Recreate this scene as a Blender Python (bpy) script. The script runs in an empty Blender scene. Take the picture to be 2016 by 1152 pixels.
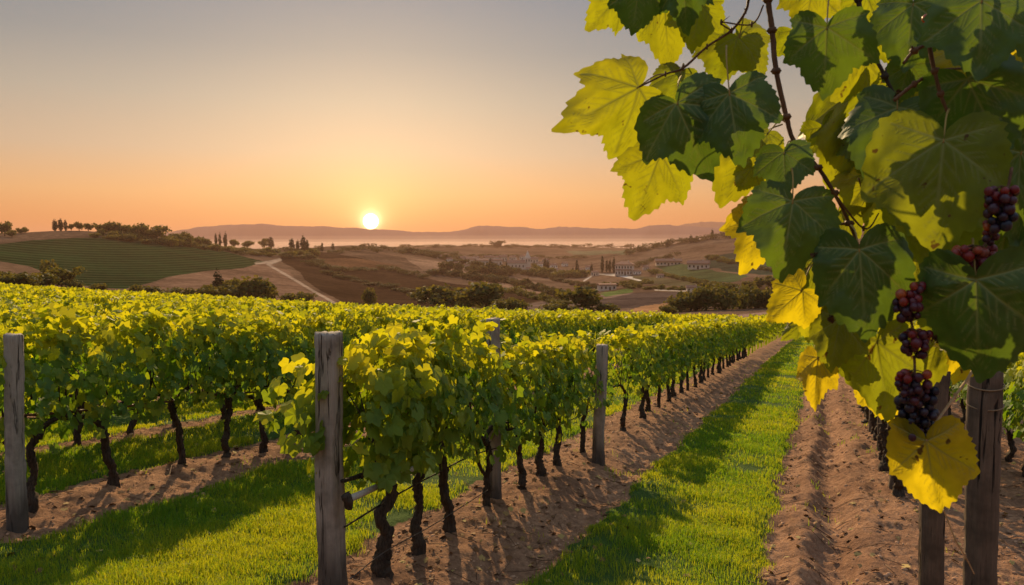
import bpy, math
import numpy as np
from mathutils import Vector, Matrix
R = math.radians
rng = np.random.default_rng(7)
sc = bpy.context.scene
col = sc.collection

# ---------------------------------------------------------------- camera
FPX, HY, CAMH = 1568.0, 480.0, 2.19
PITCH, YAW = R(3.5035), R(21.443)
cam = bpy.data.cameras.new('camera'); cam.sensor_width = 36; cam.lens = 28.0
cam.clip_start = 0.05; cam.clip_end = 60000
camo = bpy.data.objects.new('camera', cam); col.objects.link(camo)
camo.location = (0, 0, CAMH); camo.rotation_euler = (R(90) - PITCH, 0, YAW)
cam.dof.use_dof = True; cam.dof.focus_distance = 4.0; cam.dof.aperture_fstop = 11
sc.camera = camo

def ray(px, py):
    v = np.array([px - 1008., FPX, -(py - 576.)]) / FPX
    c, s = math.cos(-PITCH), math.sin(-PITCH)
    v = np.array([v[0], c * v[1] - s * v[2], s * v[1] + c * v[2]])
    c, s = math.cos(YAW), math.sin(YAW)
    return np.array([c * v[0] - s * v[1], s * v[0] + c * v[1], v[2]])
def P(px, py, d):                       # a point of space at depth d in front of the viewer
    return ray(px, py) * d + np.array([0, 0, CAMH])
def proj(p):                            # world (n,3) -> photo pixels
    p = np.atleast_2d(p) - np.array([0, 0, CAMH])
    c, s = math.cos(-YAW), math.sin(-YAW)
    x = c * p[:, 0] - s * p[:, 1]; y = s * p[:, 0] + c * p[:, 1]; z = p[:, 2]
    c, s = math.cos(PITCH), math.sin(PITCH)
    y2 = c * y - s * z; z2 = s * y + c * z
    y2 = np.where(np.abs(y2) < 1e-3, 1e-3, y2)
    return np.stack([1008 + FPX * x / y2, 576 - FPX * z2 / y2, y2], 1)

# ---------------------------------------------------------------- light and sky
SUN_EL = R(25)
g0 = ray(730, 436); g0 = g0 / np.linalg.norm(g0)
az = math.atan2(-g0[0], g0[1])
sdir = Vector((-math.sin(az) * math.cos(SUN_EL), math.cos(az) * math.cos(SUN_EL), math.sin(SUN_EL)))
sl = bpy.data.lights.new('sun', 'SUN'); sl.energy = 5.0; sl.angle = R(0.6); sl.color = (1.0, 0.70, 0.36)
so = bpy.data.objects.new('sun', sl); col.objects.link(so)
so.rotation_euler = sdir.to_track_quat('Z', 'Y').to_euler(); so.location = (0, 0, 60)

W = bpy.data.worlds.new('World'); sc.world = W; W.use_nodes = True
wn = W.node_tree; wn.nodes.clear()
def N(nt, t, **kw):
    n = nt.nodes.new(t)
    for k, v in kw.items(): setattr(n, k, v)
    return n
def ramp(nt, stops, interp='LINEAR'):
    n = nt.nodes.new('ShaderNodeValToRGB'); n.color_ramp.interpolation = interp
    e = n.color_ramp.elements
    while len(e) < len(stops): e.new(0.5)
    for el, (p, c) in zip(e, stops):
        el.position = p; el.color = (*c, 1) if len(c) == 3 else c
    return n
def math_(nt, op, a, b=None, clamp=False):
    n = N(nt, 'ShaderNodeMath', operation=op, use_clamp=clamp)
    for i, v in enumerate((a, b)):
        if v is None: continue
        if isinstance(v, (int, float)): n.inputs[i].default_value = v
        else: nt.links.new(v, n.inputs[i])
    return n.outputs[0]
L = wn.links.new
tc = N(wn, 'ShaderNodeTexCoord')
nrm = N(wn, 'ShaderNodeVectorMath', operation='NORMALIZE'); L(tc.outputs['Generated'], nrm.inputs[0])
sep = N(wn, 'ShaderNodeSeparateXYZ'); L(nrm.outputs[0], sep.inputs[0])
zz = math_(wn, 'MULTIPLY', sep.outputs['Z'], 2.0, True)           # z 0..0.5 -> 0..1
sky = ramp(wn, [(0.0, (.72, .25, .07)), (.045, (.82, .32, .085)), (.12, (.77, .43, .18)), (.22, (.56, .43, .295)), (.34, (.40, .375, .31)),
                (.46, (.25, .28, .285)), (.60, (.17, .225, .28)), (.8, (.34, .42, .52)), (1.0, (.52, .64, .80))])  # upper stops raised past a natural zenith, added as fill light
L(zz, sky.inputs[0])
dt = N(wn, 'ShaderNodeVectorMath', operation='DOT_PRODUCT'); L(nrm.outputs[0], dt.inputs[0]); dt.inputs[1].default_value = tuple(g0)
cosd = math_(wn, 'MAXIMUM', dt.outputs['Value'], 0.0)
def lobe(power, colr, strength):
    p = math_(wn, 'POWER', cosd, power); p = math_(wn, 'MULTIPLY', p, strength)
    m = N(wn, 'ShaderNodeMix', data_type='RGBA', blend_type='MULTIPLY'); m.inputs[0].default_value = 1
    L(p, m.inputs[6]); m.inputs[7].default_value = (*colr, 1)
    return m.outputs[2]
side = math_(wn, 'ADD', math_(wn, 'MULTIPLY', math_(wn, 'POWER', cosd, 4.0), 0.32), 0.74)  # floor lifted to add fill from the unseen sky behind the camera
mul = N(wn, 'ShaderNodeMix', data_type='RGBA', blend_type='MULTIPLY'); mul.inputs[0].default_value = 1
L(sky.outputs[0], mul.inputs[6]); L(side, mul.inputs[7])
acc = mul.outputs[2]
nish = N(wn, 'ShaderNodeTexSky', sky_type='NISHITA', sun_disc=False)
nish.sun_elevation = R(8); nish.sun_rotation = -az; nish.air_density = 1.0; nish.dust_density = 3.0
nm = N(wn, 'ShaderNodeMix', data_type='RGBA', blend_type='MULTIPLY'); nm.inputs[0].default_value = 1
L(nish.outputs[0], nm.inputs[6]); nm.inputs[7].default_value = (.004, .004, .004, 1)
for o_ in (nm.outputs[2], lobe(45, (1, .46, .12), .10), lobe(600, (1, .56, .16), .38), lobe(5000, (1, .80, .36), .9), lobe(26000, (1, .86, .5), 4.0)):
    a = N(wn, 'ShaderNodeMix', data_type='RGBA', blend_type='ADD'); a.inputs[0].default_value = 1
    L(acc, a.inputs[6]); L(o_, a.inputs[7]); acc = a.outputs[2]
disc = N(wn, 'ShaderNodeMapRange', interpolation_type='SMOOTHSTEP'); L(dt.outputs['Value'], disc.inputs[0])
disc.inputs[1].default_value = math.cos(R(0.58)); disc.inputs[2].default_value = math.cos(R(0.38))
disc.inputs[3].default_value = 0; disc.inputs[4].default_value = 22
a = N(wn, 'ShaderNodeMix', data_type='RGBA', blend_type='ADD'); a.inputs[0].default_value = 1
m = N(wn, 'ShaderNodeMix', data_type='RGBA', blend_type='MULTIPLY'); m.inputs[0].default_value = 1
L(disc.outputs[0], m.inputs[6]); m.inputs[7].default_value = (1, .86, .55, 1)
L(acc, a.inputs[6]); L(m.outputs[2], a.inputs[7]); acc = a.outputs[2]
bg = N(wn, 'ShaderNodeBackground'); bg.inputs[1].default_value = 0.86; L(acc, bg.inputs[0])
wo = N(wn, 'ShaderNodeOutputWorld'); L(bg.outputs[0], wo.inputs[0])
sc.view_settings.view_transform = 'Standard'; sc.view_settings.look = 'None'
sc.view_settings.exposure = 0.3; sc.view_settings.gamma = 1.0
sc.cycles.max_bounces = 6; sc.cycles.diffuse_bounces = 3; sc.cycles.transmission_bounces = 4
sc.cycles.volume_bounces = 0; sc.cycles.sample_clamp_indirect = 6

# ---------------------------------------------------------------- helpers
def tag(o, label=None, cat=None, group=None, kind=None):
    for k, v in (('label', label), ('category', cat), ('group', group), ('kind', kind)):
        if v: o[k] = v
    return o
def link(name, data, parent=None, loc=None):
    o = bpy.data.objects.new(name, data); col.objects.link(o)
    if parent is not None: o.parent = parent
    if loc is not None: o.location = loc
    return o
def empty(name, loc, rz=0):
    o = link(name, None, None, loc); o.rotation_euler = (0, 0, rz); o.empty_display_size = .1
    return o
def copy_tree(o, parent=None):
    c = o.copy(); col.objects.link(c)
    if parent is not None: c.parent = parent
    for ch in list(o.children): copy_tree(ch, c)
    return c
def mesh(name, V, F, mat=None, smooth=False, attrs=None, mats=None, midx=None):
    """V (n,3); F one array (m,k) or a list of such arrays"""
    V = np.asarray(V, np.float32)
    Fs = [np.asarray(f, np.int32) for f in (F if isinstance(F, list) else [F]) if len(f)]
    me = bpy.data.meshes.new(name)
    me.vertices.add(len(V)); me.vertices.foreach_set('co', V.ravel())
    loops = np.concatenate([f.ravel() for f in Fs]); sizes = np.concatenate([np.full(len(f), f.shape[1], np.int32) for f in Fs])
    starts = np.concatenate([[0], np.cumsum(sizes)[:-1]]).astype(np.int32)
    me.loops.add(len(loops)); me.loops.foreach_set('vertex_index', loops)
    me.polygons.add(len(sizes)); me.polygons.foreach_set('loop_start', starts)
    me.polygons.foreach_set('use_smooth', np.full(len(sizes), smooth, bool))
    for k, a in (attrs or {}).items():
        a = np.asarray(a, np.float32)
        if a.ndim == 1: me.attributes.new(k, 'FLOAT', 'POINT').data.foreach_set('value', a)
        else:
            at = me.attributes.new(k, 'FLOAT_COLOR', 'POINT')
            at.data.foreach_set('color', np.concatenate([a, np.ones((len(a), 1), np.float32)], 1).ravel())
    if mats:
        for m_ in mats: me.materials.append(m_)
        me.polygons.foreach_set('material_index', np.asarray(midx, np.int32))
    elif mat is not None: me.materials.append(mat)
    me.update(); me.validate()
    return me
class MB:
    """collects shapes into one mesh"""
    def __init__(s): s.V = []; s.F = {}; s.n = 0; s.A = []
    def add(s, V, F, a=0.0):
        V = np.asarray(V, float)
        for f in (F if isinstance(F, list) else [F]):
            f = np.asarray(f, int)
            if len(f): s.F.setdefault(f.shape[1], []).append(f + s.n)
        s.V.append(V); s.n += len(V); s.A.append(np.full(len(V), a) if np.isscalar(a) else np.asarray(a))
    def build(s, name, mat, parent=None, smooth=True, loc=None, attr='tint'):
        me = mesh(name, np.concatenate(s.V), [np.concatenate(f) for f in s.F.values()], mat, smooth, {attr: np.concatenate(s.A)})
        return link(name, me, parent, loc)
    def box(s, c, sz, rz=0, a=0.0, taper=1.0):
        x, y, z = np.array(sz) / 2
        v = np.array([[-x, -y, -z], [x, -y, -z], [x, y, -z], [-x, y, -z], [-x*taper, -y*taper, z], [x*taper, -y*taper, z], [x*taper, y*taper, z], [-x*taper, y*taper, z]])
        cr, sr = math.cos(rz), math.sin(rz)
        v = np.stack([v[:, 0] * cr - v[:, 1] * sr, v[:, 0] * sr + v[:, 1] * cr, v[:, 2]], 1) + np.array(c)
        s.add(v, np.array([[0, 3, 2, 1], [4, 5, 6, 7], [0, 1, 5, 4], [1, 2, 6, 5], [2, 3, 7, 6], [3, 0, 4, 7]]), a)
    def tube(s, pts, rad, k=8, rough=0.0, a=0.0, seed=0, sub=1):
        pts = np.asarray(pts, float); rad = np.broadcast_to(np.asarray(rad, float), (len(pts),)).copy()
        if sub > 1:
            t = np.linspace(0, len(pts) - 1, (len(pts) - 1) * sub + 1)
            pts = crom(pts, t); rad = np.interp(t, np.arange(len(rad)), rad)
        r_ = np.random.default_rng(seed)
        T = np.gradient(pts, axis=0); T /= np.linalg.norm(T, axis=1)[:, None] + 1e-9
        up = np.array([0, 0, 1.]) if abs(T[0, 2]) < .9 else np.array([1., 0, 0])
        A = np.cross(T, up); A /= np.linalg.norm(A, axis=1)[:, None] + 1e-9; B = np.cross(T, A)
        th = np.arange(k) / k * 2 * math.pi
        n = len(pts)
        rr = rad[:, None] * (1 + rough * r_.normal(size=(n, k)) + rough * r_.normal(size=(1, k)))
        V = pts[:, None] + (A[:, None] * np.cos(th)[None, :, None] + B[:, None] * np.sin(th)[None, :, None]) * rr[..., None]
        V = V.reshape(-1, 3)
        i = np.arange(n - 1)[:, None] * k; j = np.arange(k)[None]; j2 = (j + 1) % k
        F = np.stack([i + j, i + j2, i + k + j2, i + k + j], -1).reshape(-1, 4)
        caps = [np.arange(k)[::-1][None], (np.arange(k) + (n - 1) * k)[None]]
        s.add(V, [F] + caps, a)
def crom(p, t):
    n = len(p); i = np.clip(t.astype(int), 0, n - 2); u = (t - i)[:, None]
    g = lambda k: p[np.clip(k, 0, n - 1)]
    a, b, c, d = g(i - 1), g(i), g(i + 1), g(i + 2)
    return .5 * (2 * b + (c - a) * u + (2 * a - 5 * b + 4 * c - d) * u**2 + (3 * b - a - 3 * c + d) * u**3)
# cheap value noise
_perm = np.random.default_rng(3).random((256, 256))
def vnoise(x, y):
    xi = np.floor(x).astype(int); yi = np.floor(y).astype(int); u = x - xi; v = y - yi
    u = u * u * (3 - 2 * u); v = v * v * (3 - 2 * v)
    g = lambda a, b: _perm[a & 255, b & 255]
    return (g(xi, yi) * (1 - u) + g(xi + 1, yi) * u) * (1 - v) + (g(xi, yi + 1) * (1 - u) + g(xi + 1, yi + 1) * u) * v
def fbm(x, y, o=4):
    s = 0; a = 1; t = 0
    for k in range(o): s = s + a * (vnoise(x * 2**k + 17 * k, y * 2**k + 31 * k) - .5); t += a; a *= .5
    return s / t * 2
def sstep(a, b, x):
    t = np.clip((x - a) / (b - a), 0, 1); return t * t * (3 - 2 * t)

# ---------------------------------------------------------------- materials
def material(name):
    m = bpy.data.materials.new(name); m.use_nodes = True; m.node_tree.nodes.clear(); return m, m.node_tree
def noise(nt, scale, detail=4, rough=.55, coord='Object', vec=None, dist=0.0):
    n = N(nt, 'ShaderNodeTexNoise'); n.inputs['Scale'].default_value = scale; n.inputs['Detail'].default_value = detail
    n.inputs['Roughness'].default_value = rough; n.inputs['Distortion'].default_value = dist
    if vec is None: vec = N(nt, 'ShaderNodeTexCoord').outputs[coord]
    nt.links.new(vec, n.inputs['Vector']); return n.outputs['Fac']
def mixc(nt, f, a, b, blend='MIX'):
    m = N(nt, 'ShaderNodeMix', data_type='RGBA', blend_type=blend)
    for i, v in ((0, f), (6, a), (7, b)):
        if isinstance(v, (int, float)): m.inputs[i].default_value = v
        elif isinstance(v, tuple): m.inputs[i].default_value = (*v, 1)
        else: nt.links.new(v, m.inputs[i])
    return m.outputs[2]
def attr(nt, name): return N(nt, 'ShaderNodeAttribute', attribute_name=name)
def bump(nt, h, strength, dist=.02, nrm_=None):
    b = N(nt, 'ShaderNodeBump'); b.inputs['Strength'].default_value = strength; b.inputs['Distance'].default_value = dist
    nt.links.new(h, b.inputs['Height'])
    if nrm_ is not None: nt.links.new(nrm_, b.inputs['Normal'])
    return b.outputs[0]
def pbr(nt, colr, rough=.9, normal=None, spec=.3):
    p = N(nt, 'ShaderNodeBsdfPrincipled'); p.inputs['Roughness'].default_value = rough
    p.inputs['Specular IOR Level'].default_value = spec
    if isinstance(colr, tuple): p.inputs['Base Color'].default_value = (*colr, 1)
    else: nt.links.new(colr, p.inputs['Base Color'])
    if normal is not None: nt.links.new(normal, p.inputs['Normal'])
    return p.outputs[0]
def out(nt, s): nt.links.new(s, N(nt, 'ShaderNodeOutputMaterial').inputs[0])
def leafmat(name, refl, trans, k, rough=.5, refl2=None, trans2=None, spec=.2, vein=False, spots=False, var=.35):
    """a leaf: reflecting upper side plus light coming through; attribute 'tint' 0..1 mixes towards the second pair"""
    m, nt = material(name)
    t = attr(nt, 'tint').outputs['Fac']
    rc = mixc(nt, t, refl, refl2 or refl); tc_ = mixc(nt, t, trans, trans2 or trans)
    nz = noise(nt, 35 if vein else 8, 3)
    sc_ = N(nt, 'ShaderNodeMapRange'); nt.links.new(nz, sc_.inputs[0]); sc_.inputs[1].default_value = .3; sc_.inputs[2].default_value = .7
    sc_.inputs[3].default_value = 1 - var; sc_.inputs[4].default_value = 1 + var
    rc = mixc(nt, 1.0, rc, sc_.outputs[0], 'MULTIPLY')
    if vein: tc_ = mixc(nt, .45, tc_, mixc(nt, 1.0, tc_, sc_.outputs[0], 'MULTIPLY'))
    nr = None
    if vein:
        vv = attr(nt, 'vein').outputs['Fac']
        rc = mixc(nt, math_(nt, 'MULTIPLY', vv, .75), rc, (.36, .40, .15))
        tc_ = mixc(nt, math_(nt, 'MULTIPLY', vv, .62), tc_, (.10, .10, .01))
        nr = bump(nt, math_(nt, 'ADD', math_(nt, 'MULTIPLY', vv, -1.0), math_(nt, 'MULTIPLY', nz, .8)), .55, .0022)
    if spots:
        sp = noise(nt, 55, 2); s2 = N(nt, 'ShaderNodeMapRange'); nt.links.new(sp, s2.inputs[0])
        s2.inputs[1].default_value = .68; s2.inputs[2].default_value = .73
        tc_ = mixc(nt, s2.outputs[0], tc_, (.12, .07, .01)); rc = mixc(nt, s2.outputs[0], rc, (.10, .06, .02))
    d = pbr(nt, rc, rough, nr, spec)
    tr = N(nt, 'ShaderNodeBsdfTranslucent'); nt.links.new(tc_, tr.inputs[0])
    if nr is not None: nt.links.new(nr, tr.inputs['Normal'])
    mx = N(nt, 'ShaderNodeMixShader'); mx.inputs[0].default_value = k
    nt.links.new(d, mx.inputs[1]); nt.links.new(tr.outputs[0], mx.inputs[2]); out(nt, mx.outputs[0])
    return m
M = {}
M['vine_leaf'] = leafmat('vine_leaf', (.085, .165, .032), (.19, .34, .010), .48, .6, (.22, .26, .02), (.90, .80, .012))
M['vine_far'] = leafmat('vine_far', (.075, .15, .02), (.36, .44, .010), .5, .6, (.22, .26, .02), (.90, .80, .012), spec=.15)
M['grass'] = leafmat('grass_blade', (.065, .14, .016), (.24, .42, .010), .5, .55, (.17, .20, .02), (.70, .66, .015), spec=.2)
M['sunlit_leaf'] = leafmat('sunlit_leaf', (.15, .17, .02), (.62, .52, .008), .62, .42, (.20, .18, .02), (.80, .60, .01), vein=True, spots=True, var=.25)  # strongest sunlight through a leaf, put into its colour
M['backlit_leaf'] = leafmat('backlit_leaf', (.11, .15, .02), (.25, .30, .006), .60, .42, (.13, .15, .02), (.44, .41, .008), vein=True, spots=True, var=.25)  # sunlight through the leaf put into the colour
M['shaded_leaf'] = leafmat('shaded_leaf', (.050, .105, .022), (.13, .20, .010), .5, .45, (.045, .10, .028), (.08, .14, .012), vein=True, spec=.4, var=.25)  # shade from neighbouring leaves put into a darker, less translucent colour
M['half_shaded_leaf'] = leafmat('half_shaded_leaf', (.07, .13, .02), (.26, .30, .010), .55, .42, (.10, .14, .02), (.42, .42, .01), vein=True, spots=True, var=.25)  # tone between the lit and shaded leaf colours
M['tree_leaf'] = leafmat('tree_leaf', (.05, .065, .022), (.14, .13, .015), .35, .7, (.09, .085, .025), (.30, .22, .02), spec=.1)
M['cypress_leaf'] = leafmat('cypress_leaf', (.022, .035, .016), (.03, .035, .01), .2, .8, (.03, .045, .018), (.05, .05, .01), spec=.1)
M['scrub_leaf'] = leafmat('scrub_leaf', (.075, .06, .028), (.12, .09, .02), .3, .8, (.05, .055, .02), (.12, .10, .015), spec=.1)

def bark(name, c1, c2, scale, zs=.15, bstr=.8, bd=.012, rough=.85):
    m, nt = material(name)
    tcn = N(nt, 'ShaderNodeTexCoord'); mp = N(nt, 'ShaderNodeMapping'); mp.inputs['Scale'].default_value = (1, 1, zs)
    nt.links.new(tcn.outputs['Object'], mp.inputs[0])
    n1 = noise(nt, scale, 6, .65, vec=mp.outputs[0]); n2 = noise(nt, scale * .22, 3, .6, vec=mp.outputs[0])
    r1 = N(nt, 'ShaderNodeMapRange'); nt.links.new(n1, r1.inputs[0]); r1.inputs[1].default_value = .36; r1.inputs[2].default_value = .64
    c = mixc(nt, r1.outputs[0], c1, c2)
    c = mixc(nt, math_(nt, 'MULTIPLY', n2, .7), c, tuple(x * .45 for x in c1))
    out(nt, pbr(nt, c, rough, bump(nt, n1, bstr, bd), .2)); return m
M['bark'] = bark('vine_bark', (.028, .02, .015), (.115, .08, .058), 60)
M['cane'] = bark('vine_cane', (.10, .045, .020), (.20, .10, .05), 120, .2, .3, .002, .6)
M['petiole'] = bark('petiole', (.30, .20, .06), (.42, .30, .09), 120, .2, .2, .001, .6)
M['tan_cane'] = bark('tan_cane', (.40, .24, .12), (.55, .36, .20), 120, .2, .3, .002, .6)
M['tree_bark'] = bark('tree_bark', (.05, .035, .025), (.11, .08, .06), 4)
M['wire'] = bark('wire', (.07, .055, .045), (.12, .09, .07), 80)
def woodmat(name, c1, c2, dark, foot=0.0, foot_c=(.05, .04, .033)):
    m, nt = material(name)
    tcn = N(nt, 'ShaderNodeTexCoord'); mp = N(nt, 'ShaderNodeMapping'); mp.inputs['Scale'].default_value = (1, 1, .06)
    nt.links.new(tcn.outputs['Object'], mp.inputs[0])
    g = noise(nt, 95, 8, .7, vec=mp.outputs[0], dist=.4); g2 = noise(nt, 22, 4, .6, vec=mp.outputs[0], dist=.8); st = noise(nt, 5, 4, .6)
    c = mixc(nt, g, c1, c2)
    cr = N(nt, 'ShaderNodeMapRange'); nt.links.new(g2, cr.inputs[0]); cr.inputs[1].default_value = .40; cr.inputs[2].default_value = .345
    c = mixc(nt, cr.outputs[0], c, dark)
    s_ = N(nt, 'ShaderNodeMapRange'); nt.links.new(st, s_.inputs[0]); s_.inputs[1].default_value = .45; s_.inputs[2].default_value = .72
    c = mixc(nt, math_(nt, 'MULTIPLY', s_.outputs[0], .7), c, tuple(x * .5 for x in c1))
    if foot > 0:                       # damp, soiled foot of the post
        sx_ = N(nt, 'ShaderNodeSeparateXYZ'); nt.links.new(tcn.outputs['Object'], sx_.inputs[0])
        h = math_(nt, 'ADD', sx_.outputs['Z'], math_(nt, 'MULTIPLY', math_(nt, 'SUBTRACT', noise(nt, 14, 3, vec=mp.outputs[0]), .5), .8))
        f_ = N(nt, 'ShaderNodeMapRange'); nt.links.new(h, f_.inputs[0]); f_.inputs[1].default_value = foot + .18; f_.inputs[2].default_value = foot - .18
        c = mixc(nt, math_(nt, 'MULTIPLY', f_.outputs[0], .85), c, foot_c)
    hh = math_(nt, 'SUBTRACT', math_(nt, 'MULTIPLY', g, .5), math_(nt, 'MULTIPLY', cr.outputs[0], 1.0))
    out(nt, pbr(nt, c, .85, bump(nt, hh, .9, .008), .2)); return m
M['post_wood'] = woodmat('weathered_grey_wood', (.20, .16, .13), (.46, .39, .33), (.04, .03, .022), .35)
M['old_wood'] = woodmat('dark_old_wood', (.05, .038, .03), (.20, .14, .10), (.010, .008, .007))
M['peeled'] = bark('peeled_wood', (.42, .36, .30), (.60, .53, .46), 60, .15, .4, .003)
M['rope'] = bark('rope', (.22, .15, .09), (.36, .26, .16), 200, 1, .4, .002)

def grape_mat():
    m, nt = material('grape_skin')
    t = attr(nt, 'tint').outputs['Fac']
    r_ = ramp(nt, [(0, (.012, .010, .030)), (.4, (.06, .008, .022)), (.75, (.20, .012, .014)), (1, (.38, .10, .03))]); nt.links.new(t, r_.inputs[0])
    nz = noise(nt, 60, 3); b_ = N(nt, 'ShaderNodeMapRange'); nt.links.new(nz, b_.inputs[0]); b_.inputs[1].default_value = .45; b_.inputs[2].default_value = .7; b_.inputs[4].default_value = .30
    c = mixc(nt, b_.outputs[0], r_.outputs[0], (.14, .13, .20))
    p = N(nt, 'ShaderNodeBsdfPrincipled'); nt.links.new(c, p.inputs['Base Color']); p.inputs['Roughness'].default_value = .32
    tr = N(nt, 'ShaderNodeBsdfTranslucent'); nt.links.new(mixc(nt, 1.0, r_.outputs[0], (2.5, 1.6, 1.4), 'MULTIPLY'), tr.inputs[0])
    mx = N(nt, 'ShaderNodeMixShader'); mx.inputs[0].default_value = .3; nt.links.new(p.outputs[0], mx.inputs[1]); nt.links.new(tr.outputs[0], mx.inputs[2])
    out(nt, mx.outputs[0]); return m
M['grape'] = grape_mat()

def ground_mat():
    m, nt = material('vineyard_ground')
    g = attr(nt, 'grass').outputs['Fac']
    geo = N(nt, 'ShaderNodeNewGeometry').outputs['Position']
    n1 = noise(nt, 1.3, 5, .6, vec=geo); n2 = noise(nt, 14, 6, .7, vec=geo); n3 = noise(nt, 60, 4, .7, vec=geo)
    s1 = N(nt, 'ShaderNodeMapRange'); nt.links.new(n2, s1.inputs[0]); s1.inputs[1].default_value = .35; s1.inputs[2].default_value = .68
    soil = mixc(nt, s1.outputs[0], (.22, .115, .065), (.50, .275, .155))
    n1b = N(nt, 'ShaderNodeMapRange'); nt.links.new(n1, n1b.inputs[0]); n1b.inputs[1].default_value = .42; n1b.inputs[2].default_value = .62
    soil = mixc(nt, math_(nt, 'MULTIPLY', n1b.outputs[0], .6), soil, (.17, .085, .05))
    s3 = N(nt, 'ShaderNodeMapRange'); nt.links.new(n3, s3.inputs[0]); s3.inputs[1].default_value = .62; s3.inputs[2].default_value = .72
    soil = mixc(nt, math_(nt, 'MULTIPLY', s3.outputs[0], .5), soil, (.13, .07, .04))
    turf = mixc(nt, n2, (.035, .075, .012), (.07, .12, .02))
    gm = N(nt, 'ShaderNodeMapRange'); nt.links.new(math_(nt, 'ADD', g, math_(nt, 'MULTIPLY', math_(nt, 'SUBTRACT', n2, .5), .5)), gm.inputs[0])
    gm.inputs[1].default_value = .42; gm.inputs[2].default_value = .58
    c = mixc(nt, gm.outputs[0], soil, turf)
    h = math_(nt, 'ADD', math_(nt, 'MULTIPLY', n2, 1.0), math_(nt, 'MULTIPLY', n3, .45))
    out(nt, pbr(nt, c, .95, bump(nt, h, 1.0, .045), .1)); return m
M['ground'] = ground_mat()

# ---------------------------------------------------------------- vineyard ground
SXP, SYP = .0150, .0760
ROWS = {'C': .86, 'B': -3.02, 'A': -6.65}
def px_az(x, y):                        # photo column a place stands at (any height)
    return proj(np.stack([x, y, np.full_like(x, CAMH)], 1))[:, 0]
def zbase(x, y):
    x = np.asarray(x, float); y = np.asarray(y, float)
    d = np.hypot(x, y)
    th = np.degrees(np.arctan2(x, y)) + math.degrees(YAW)      # 0 = middle of the view
    k = np.interp(th, [-60, -33, -20, -8, 7, 17, 22, 40], [.2, .25, .9, 1.7, 1.3, .3, .15, .15])
    k = np.where(y < 0, .15, k)
    e = np.clip(d - 15, 0, 80)
    return -SXP * x - SYP * y - k * e**2 / 3025
def grass_mask(x, y):
    """1 on turf, 0 on bare soil"""
    e = .16 * fbm(x * 1.3 + 5, y * 1.3, 4) + .06 * fbm(x * 7, y * 7, 2)
    def band(a, b, w=.10): return sstep(a - w, a + w, x + e) * (1 - sstep(b - w, b + w, x + e))
    g = band(-2.02, -.46) + band(-5.95, -3.62)
    g = g + band(-8.5, -7.15)
    for k in range(40): g = g + band(-10.9 - 2.4 * k, -8.95 - 2.4 * k)
    g = g + band(2.9, 3.7) * 0
    return np.clip(g, 0, 1)
ROWX = [.86, -3.02, -6.65] + [-8.7 - 2.4 * k for k in range(42)] + [2.5, 5.6, 8.7]
def relief(x, y):
    z = 0
    for X in ROWX[:6] + [2.5]: z = z + .085 * np.exp(-((x - X) / .42)**2)
    # cart ruts of the bare track beside the right-hand row
    wob = .10 * fbm(y * .35, y * 0 + 3, 3) + .05 * fbm(x * 3, y * 2, 2)
    u = x + wob
    z = z + .07 * np.exp(-((u + .13) / .11)**2) - .085 * np.exp(-((u - .13) / .15)**2) + .04 * np.exp(-((u - .42) / .12)**2)
    z = z - .05 * np.exp(-((u + 2.25) / .22)**2) - .03 * np.exp(-((u + .42) / .12)**2)
    soil = 1 - grass_mask(x, y)
    d = np.hypot(x, y); fade = np.clip(1.3 - d / 60, .15, 1)
    z = z + (.020 + .030 * soil) * fade * fbm(x * 2.2, y * 2.2, 4) + soil * .045 * fade * fbm(x * 8, y * 8, 4) + .035 * fbm(x * .35, y * .35, 2)
    z = z + .035 * grass_mask(x, y)
    return z
def gz(x, y): return zbase(x, y) + relief(np.asarray(x, float), np.asarray(y, float))

def polar_grid(az_list, d_list):
    A, D = np.meshgrid(az_list, d_list)       # rows = distance
    x = -np.sin(A) * D; y = np.cos(A) * D     # azimuth to the left positive
    na, nd = len(az_list), len(d_list)
    i = np.arange(nd - 1)[:, None] * na; j = np.arange(na - 1)[None]
    F = np.stack([i + j, i + na + j, i + na + j + 1, i + j + 1], -1).reshape(-1, 4)
    return x.ravel(), y.ravel(), F
def view_az(n, lo=-36, hi=36, full=True):
    a = np.linspace(R(lo), R(hi), n) + YAW
    if full:
        l = np.linspace(R(-180), R(lo), 60)[:-1] + YAW; r = np.linspace(R(hi), R(180), 60)[1:] + YAW
        a = np.concatenate([l, a, r])
    return a
x, y, F = polar_grid(view_az(760), np.concatenate([[.3, .8, 1.5, 2.2, 2.8], np.geomspace(3.3, 26, 480), np.geomspace(26.3, 110, 110)]))
z = gz(x, y)
me = mesh('ground', np.stack([x, y, z], 1), F, M['ground'], True, {'grass': grass_mask(x, y)})
tag(link('ground', me), kind='structure')

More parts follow.
